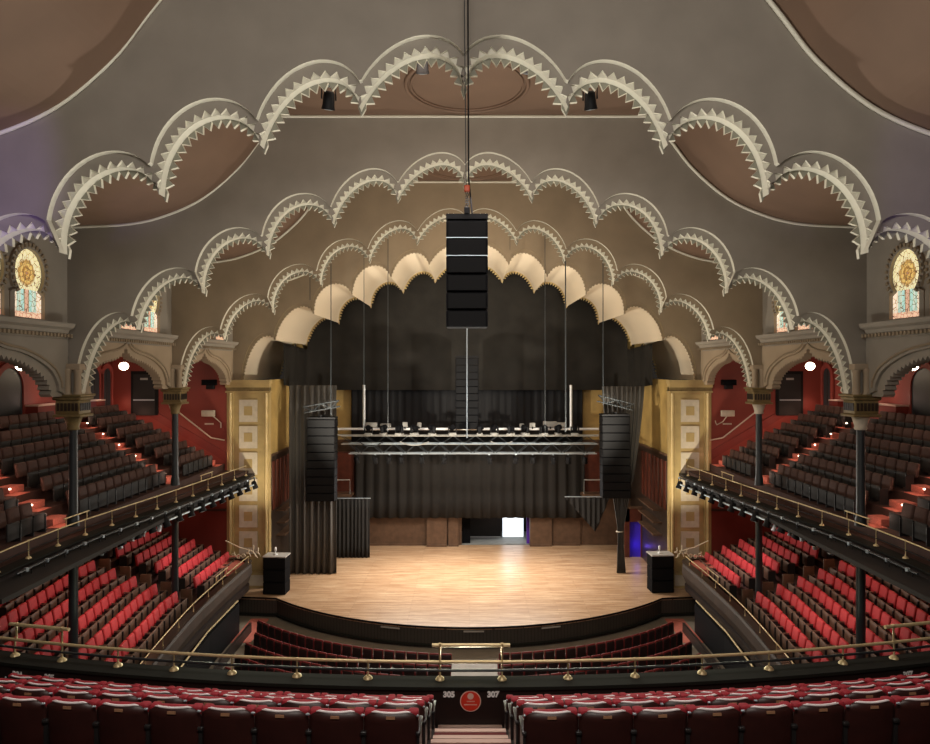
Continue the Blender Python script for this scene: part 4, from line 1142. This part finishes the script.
for sg, px, pt in ((-1, 322.5, 418), (1, 614.5, 415)):
    y = 35.6; x = (px-467)/F*y
    line_array('line_array_loudspeaker', x, y, (368-pt)/F*y, 1.42, 10, .41, 'dark column of stacked loudspeakers hanging at the %s of the stage' % NM[sg], 'side line arrays', depth=.8, curve=-.02)
    t = truss('sloping_truss', -.9, .9, y, 0, .3, 'short sloping truss above the %s hanging loudspeakers' % NM[sg], 'rigging trusses of the side arrays', SHAFT, .4)
    t.location = (x, y-.2, EYE-(1.95 if sg < 0 else 1.75)); t.rotation_euler = (0, R(-10 if sg < 0 else 14), 0)
for sg in (-1, 1):
    px = 276.5 if sg < 0 else 660.5
    y = 33.15 if sg < 0 else 33.4; x = (px-467)/F*y
    r = empty('floor_loudspeaker', (x, y, STZ), R(4*sg)); tag(r, 'stacked black floor loudspeakers with grey top at the %s front corner of the stage' % NM[sg], 'loudspeaker', 'floor loudspeakers')
    for k in range(3):
        c = MB().rbox(-.53, .53, -.35, .40, .02+k*.58, .58+k*.58, .02, sm=False).build('speaker_cabinet', BLK2, r)
        MB().box(-.48, .48, -.365, -.35, .06+k*.58, .55+k*.58).build('grille', GRILL, c)
    MB().box(-.55, .55, -.37, .42, 1.75, 1.80).build('grey_cover', LGREY, r)
    f = empty('uplight', (x-.05, y, STZ+1.80)); tag(f, 'small pale spotlight standing on the %s floor loudspeakers' % NM[sg], 'lamp', 'small lamps on the floor loudspeakers')
    MB().lathe([(.10, 0), (.10, .03), (.02, .04), (.02, .18)], 0, 0, 0, 8).build('stand', WHITE, f)
    MB().lathe([(.04, .16), (.06, .20), (.05, .34), (.03, .36)], 0, 0, 0, 8).build('lamp_head', WHITE, f)

# ------------------------------------------------------------------ globes, wall fittings
for sg in (-1, 1):
    for y, w in ((23.5, 'nearer'), (30.5, 'nearer the stage')):
        o = empty('globe_lamp', (sg*14.95, y, EYE+.08)); tag(o, 'glowing white globe lamp over the %s upper gallery, %s' % (NM[sg], w if w != 'nearer' else 'nearer the viewer'), 'lamp', 'glowing globe lamps')
        s = MB(); n = 14; s.lathe([(.19*math.sin(PI*i/12)+.001, .17*-math.cos(PI*i/12)) for i in range(13)], 0, 0, 0, n); s.build('globe', GLOBE, o)
        MB().tube([(0, 0, .17), (0, 0, 1.78)], .012, 5).build('stem', DWOOD, o)
    # loudspeaker and bracket on end walls
    x = (211-467)/F*34 if sg < 0 else (727-467)/F*34
    o = empty('wall_loudspeaker', (x, YD-.01, EYE-.78)); tag(o, 'black loudspeaker bracketed to the red end wall, %s upper gallery' % NM[sg], 'loudspeaker', 'wall loudspeakers')
    MB().rbox(-.33, .33, -.42, -.05, -.05, .22, .03).build('cabinet', BLK2, o); MB().rbox(-.15, .2, -.3, 0, -.24, -.03, .02).build('bracket', BLK, o)
    for zz, q in ((-2.35, 'upper gallery'), (-6.0, 'lower balcony')):
        o = empty('wall_conduit', ((209-467)/F*34 if sg < 0 else (727-467)/F*34, YD-.01, EYE+zz)); tag(o, 'pale equipment box with curved pipe on the red %s end wall, %s' % (NM[sg], q), 'wall box', 'pale wall boxes')
        if zz > -3: MB().rbox(-.32, .32, -.2, 0, 0, .30, .03).build('box', PANEL, o)
        MB().tube([(sg*-.05, -.15, .02), (sg*-.25, -.15, -.25), (sg*-.55, -.15, -.40), (sg*-.62, -.15, -.2)] if sg > 0 else [(.2, -.15, .05), (.45, -.15, -.15), (.62, -.15, -.3), (.62, -.15, -.55)], .025, 6).build('pipe', PANEL, o)
        MB().box(-.2, .22, -.05, 0, -.40, -.33).build('label_plate', PANEL, o)
    hr = empty('wall_handrail'); tag(hr, 'sloping pale handrail on the red end wall of the %s upper gallery' % NM[sg], 'railing', 'sloping wall handrails')
    MB().tube([(sg*11.75, YD-.12, EYE-3.50), (sg*12.4, YD-.12, EYE-3.38), (sg*14.5, YD-.12, EYE-1.72)], .035, 6).build('rail', PANEL, hr)
    for t in (.1, .9): MB().tube([(sg*(12.4+2.1*t), YD-.12, EYE-3.38+1.66*t), (sg*(12.4+2.1*t), YD, EYE-3.45+1.66*t)], .02, 5).build('rail_bracket', PANEL, hr)
    sk = MB(); sk.prism([(11.7, EYE-4.6), (12.3, EYE-4.2), (15.5, EYE-2.3), (15.5, EYE-1.9), (12.3, EYE-3.75), (11.7, EYE-4.1)], lambda u, v, d: (sg*u, d, v), YD-.05, YD)
    tag(sk.build('stair_stringer', DRED), 'dark red sloping skirting beside the %s end wall stairs' % NM[sg], 'skirting', 'stair skirtings')
    # glowing ledge against the back wall
    for y, L, w in ((28.2, 1.9, 'long'), (31.9, .75, 'short')):
        lg = empty('lit_ledge', (sg*16.95, y, EYE-1.50)); tag(lg, '%s ledge lit pale pink at the back of the %s upper gallery' % (w, NM[sg]), 'ledge', 'lit ledges behind the upper galleries')
        MB().box(-.25, .25, -L/2, L/2, -.75, 0).build('cabinet', DRED, lg); MB().box(-.28, .28, -L/2-.02, L/2+.02, 0, .05).build('top', NOSE, lg)
    # speaker pair behind column
    o = empty('wall_loudspeaker', (sg*16.9, 23.6, EYE-.55)); tag(o, 'dark angular loudspeaker on the outer wall beside the nearer %s column' % NM[sg], 'loudspeaker', 'wall loudspeakers')
    MB().rbox(-.25, .25, -.35, .35, -.35, .25, .04, M=Matrix.Rotation(R(20), 4, 'Y')).build('cabinet', BLK, o); MB().box(-.04, .04, -.04, .04, .2, .6).build('bracket', BLK, o)
    # lamps and pipe along the gallery front, towards the stage
    pts = [(sg*(x-.38), y) for x, y in UPS if y > 16.5]
    pr = empty('lighting_pipe'); tag(pr, 'steel lighting pipe slung outside the %s upper gallery front' % NM[sg], 'pipe', 'lighting pipes on the gallery fronts')
    MB().tube([(x, y, EYE-4.95) for x, y in pts], .03, 6).build('pipe', SHAFT, pr)
    MB().tube([(x, y, EYE-5.25) for x, y in pts if y > 24], .04, 6).build('lower_pipe', STEEL, pr)
    rs = resample(pts, .85)
    for k, (x, y) in enumerate(rs[:18]):
        place('lamp', lambda: stage_lamp(''), x, y, EYE-4.98, sg*PI/2+random.uniform(-.6, .6), 'dark stage lamp on the %s gallery front pipe, %s from the stage' % (NM[sg], ORD[k]), 'lamps along the gallery fronts')
for sg in (-1, 1):
    pp_ = [(x, y) for x, y in UPS if 20 < y < 24.2]
    for k in range(9):
        x, y = pp_[min(len(pp_)-1, int(k*len(pp_)/9))]
        def mk():
            r = stage_lamp('', STEEL); return r
        o = place('slamp', mk, sg*(x-.15-.22*(k % 2)), y+.22*(k % 3), EYE-5.18-.05*(k % 3), k*1.1, 'steel-blue lamp slung under the %s gallery edge, %s from the viewer' % (NM[sg], ORD[k]), 'steel lamps under the gallery edges'); o.scale = (.6, .6, .6)
# upper lamps behind the nearest arch
for x, w in ((-2.75, 'left'), (2.45, 'right')):
    o = place('lamp', None, x, YA+1.0, EYE+5.62, .4 if x < 0 else -.4, 'small black spotlight seen through the %s lobes of the nearest arch' % w, 'spotlights behind the nearest arch')
    b = MB().tube([(x, YA+1.0, EYE+5.65), (x, YA+1.0, EYE+7.19)], .015, 5).build('lamp_hanger', BLK); tag(b, 'thin hanger rod of the %s spotlight behind the nearest arch' % w, 'rod', 'spotlight hanger rods')
for x, w in ((-.9, 'left'), (1.25, 'right')):
    o = place('lamp', None, x, YA+1.2, EYE+6.42, 0, 'black spotlight just inside the %s middle lobe of the nearest arch' % w, 'spotlights behind the nearest arch')
    b = MB().tube([(x, YA+1.2, EYE+6.45), (x, YA+1.2, EYE+7.19)], .015, 5).build('lamp_hanger', BLK); tag(b, 'thin hanger rod of the %s centre spotlight' % w, 'rod', 'spotlight hanger rods')

# ------------------------------------------------------------------ signs on the parapet
def text(body, px, py, size, label, D0=10.44):
    x, y = cen_pt(px, D0); cu = bpy.data.curves.new('section_number', 'FONT'); cu.body = body; cu.size = size; cu.extrude = .003
    cu.align_x = 'CENTER'; cu.align_y = 'CENTER'; cu.offset = .006
    tmp = bpy.data.objects.new('tmp', cu); COL.objects.link(tmp); bpy.context.view_layer.update()
    dg = bpy.context.evaluated_depsgraph_get(); me = bpy.data.meshes.new_from_object(tmp.evaluated_get(dg)); bpy.data.objects.remove(tmp)
    me.materials.clear(); me.materials.append(SIGNW); me.name = 'section_number'
    o = bpy.data.objects.new('section_number', me); COL.objects.link(o)
    o.location = (x, y-.02, EYE+(368-py)/F*y); o.rotation_euler = (PI/2, 0, math.atan(x/RC)); tag(o, label, 'sign', 'section numbers on the parapet')
text('305', 449, 694, .115, 'white number 305 on the dark parapet left of the red disc')
text('307', 493, 694, .115, 'white number 307 on the dark parapet right of the red disc')
text('304', 18, 674, .12, 'white number 304 at the far left of the dark parapet')
text('305', 50, 677, .12, 'white number 305 at the left, beside the number 304')
text('307', 907, 674, .12, 'white number 307 at the far right of the dark parapet')
x, y = cen_pt(470.5, 10.44)
sd = empty('round_sign', (x, y-.015, EYE+(368-700.5)/F*y)); tag(sd, 'round red sign with pale emblem on the dark parapet at the aisle', 'sign')
RX = Matrix.Rotation(PI/2, 4, 'X')
MB().lathe([(.157, 0), (.157, .006)], 0, 0, 0, 32, M=RX).build('rim', SIGNP, sd)
MB().lathe([(.143, .006), (.143, .010)], 0, 0, 0, 32, M=RX).build('disc', SIGNR, sd)
em = MB(); em.lathe([(.047, .010), (.047, .013)], 0, 0, 0, 24, M=Matrix.Translation((0, 0, .075)) @ RX); em.build('emblem', SIGNP, sd)
em = MB()
for z, w in ((-.002, .055), (-.05, .095)):
    k = -w
    while k < w-.004: em.box(k, k+.010, -.013, -.010, z-.008, z+.008); k += .015
em.build('lettering', SIGNP, sd)

# ------------------------------------------------------------------ lights
def light(kind, name, loc, energy, col=(1, 1, 1), size=.5, target=None, spot=None, blend=.6, sy=None):
    l = bpy.data.lights.new(name, kind); l.energy = energy; l.color = col
    if kind == 'AREA': l.size = size; (setattr(l, 'shape', 'RECTANGLE'), setattr(l, 'size_y', sy)) if sy else None
    elif kind in ('POINT', 'SPOT'): l.shadow_soft_size = size
    if kind == 'SPOT': l.spot_size = R(spot); l.spot_blend = blend
    o = bpy.data.objects.new(name, l); COL.objects.link(o); o.location = loc
    if target is not None:
        o.rotation_euler = (Vector(target)-Vector(loc)).to_track_quat('-Z', 'Y').to_euler()
    return o
Z = EYE
# house wash from the rear of the hall onto the nearest arch face and foreground
light('AREA', 'house_wash', (0, 1.0, Z+5.0), 760, (1, .94, .85), 7, (0, YA, Z+4.2), sy=1.2)
# uplights added in mid-air, low on the centre line, to brighten the lobe undersides
light('SPOT', 'added_uplight', (0, 11.7, Z-5.6), 2800, (1, .94, .84), .25, (0, 14.4, Z+5.5), 128, .9)
light('SPOT', 'added_uplight', (0, 17.6, Z-6.5), 2000, (1, .92, .80), .25, (0, 20.2, Z+4.5), 122, .35)
light('SPOT', 'added_uplight_far', (0, 24.5, Z-9), 1900, (1, .88, .70), .25, (0, 28.0, Z+4.5), 120, .6)
# bay washes behind each arch
for y, e, c in ((YA+.9, 140, (1, .82, .66)), (YB+.9, 140, (1, .80, .58)), (YC+.9, 160, (1, .78, .52))):
    light('AREA', 'bay_wash', (0, y, Z+6.2), e, c, 6, (0, y+6, Z+4.6), sy=.5)
# cove lights following the ceiling edge
def seg_light(a, b, y, e):
    ax, az = a; bx, bz = b; mx, mz = (ax+bx)/2, (az+bz)/2; L = math.dist(a, b)
    l = light('AREA', 'cove_light', (0, 0, 0), e*L, (.90, .95, .72), L, (0, 0, 1), sy=.06)
    t = Vector((bx-ax, 0, bz-az)).normalized(); nrm = Vector((-t.z, 0, t.x))
    if nrm.z > 0: nrm = -nrm            # towards the room
    d = (Vector((0, -1, 0))-nrm*.55).normalized()
    zax = -d; xax = t; yax = zax.cross(xax)
    M = Matrix((xax, yax, zax)).transposed().to_4x4(); p = Vector((mx, y-.06, mz))+nrm*.10
    l.matrix_world = Matrix.Translation(p) @ M
for y, e in ((YA, 7), (YB, 6), (YC, 4), (YD, 2)):
    seg_light((-5.0, 7.19), (5.0, 7.19), y, e)
    if y > YC: continue
    for sg in (-1, 1):
        for a, b in (((10.7, 4.06), (9.6, 4.12)), ((9.6, 4.12), (8.6, 4.34)), ((8.6, 4.34), (7.5, 4.84)), ((7.5, 4.84), (6.5, 5.68))):
            seg_light((sg*a[0], a[1]), (sg*b[0], b[1]), y, e)
# stage
light('AREA', 'stage_wash', (0, 36.4, Z-4.75), 1750, (1, .93, .84), 10, (0, 33.6, STZ), sy=2.2)
light('AREA', 'stage_back_wash', (0, 40.0, Z-5.0), 150, (1, .90, .76), 10, (0, 38.8, STZ), sy=.6)
light('AREA', 'truss_wash', (0, 35.2, Z-1.0), 110, (.86, .93, 1), 8, (0, 38.4, Z-4.2), sy=.4)
# front spots on proscenium from the gallery ends
for sg in (-1, 1):
    light('SPOT', 'proscenium_spot', (sg*9.2, 31.2, Z-4.3), 8200, (1, .91, .76), .2, (-sg*4.5, 37.5, Z+2.6), 100, 1)
    light('SPOT', 'pilaster_spot', (sg*8.9, 30.6, Z-7.4), 1100 if sg > 0 else 800, (1, .88, .64), .1, (sg*10.7, 34, Z-3.4), 85, 1)
    light('SPOT', 'reveal_spot', (sg*5.4, 34.6, Z-4.6), 200, (1, .84, .58), .1, (sg*9.6, 37.2, Z-1.5), 90, 1)
    light('SPOT', 'balcony_spot', (sg*9.9, 28.6, Z-5.4), 620, (1, .74, .74), .12, (sg*11.9, 30.3, Z-8.6), 48, .7)
    light('SPOT', 'balcony_spot', (sg*9.4, 23.5, Z-5.5), 340, (1, .64, .54), .12, (sg*12.4, 24.0, Z-8.3), 95, .8)
    for y in (28.2, 31.9): light('POINT', 'ledge_light', (sg*16.75, y, Z-1.25), 4, (1, .72, .60), .05)
    for y in (20.0, 25.5, 31.0):
        light('POINT', 'balcony_downlight', (sg*14.6, y, Z-5.4), 42, (1, .50, .28), .08)
    for y in (23.5, 30.5): light('POINT', 'globe_glow', (sg*14.95, y, Z-.22), 38, (1, .76, .52), .15)
    light('POINT', 'globe_glow', (sg*14.95, 16.5, Z-.15), 30, (1, .76, .52), .15)
    light('SPOT', 'purple_spot', (sg*8.5, 6.5, Z-1), 900 if sg < 0 else 300, (.45, .30, 1), .1, (sg*9.6, YA, Z+3.4), 34, .5)
light('POINT', 'blue_light', (9.5, 39.1, STZ+.7), 2.5, (.2, .1, 1), .1)
light('POINT', 'corridor_light', (2.5, 43.3, STZ+2.3), 30, (.9, .95, 1), .2)
light('AREA', 'orchestra_wash', (0, 19, Z+3), 420, (1, .88, .72), 5, (0, 26, 0), sy=3)
light('AREA', 'front_gallery_light', (0, 12.3, Z+3.2), 330, (1, .90, .88), 9, (0, 8, Z-4), sy=.5)
for x, y, z, e in PLIGHTS:
    light('POINT', 'step_glow', (x, y, z), 5.0*e, (1, .55, .38), .03)

w = bpy.data.worlds.new('world'); w.use_nodes = True; SC.world = w
w.node_tree.nodes['Background'].inputs[0].default_value = (1, .85, .7, 1); w.node_tree.nodes['Background'].inputs[1].default_value = .02

# ------------------------------------------------------------------ camera
cam = bpy.data.cameras.new('camera'); co = bpy.data.objects.new('camera', cam); COL.objects.link(co)
co.location = (0, 0, EYE); co.rotation_euler = (PI/2, 0, 0)
cam.sensor_width = 36; cam.lens = 700/930*36; cam.shift_x = -2/930; cam.shift_y = -4/930
cam.clip_end = 200; cam.clip_start = .05
SC.camera = co
SC.view_settings.view_transform = 'Standard'; SC.view_settings.look = 'None'; SC.view_settings.gamma = 1
SC.view_settings.use_curve_mapping = False; SC.view_settings.exposure = 0
SC.cycles.use_denoising = True; SC.cycles.max_bounces = 5; SC.cycles.diffuse_bounces = 3; SC.cycles.sample_clamp_indirect = 4
SC.cycles.use_light_tree = True
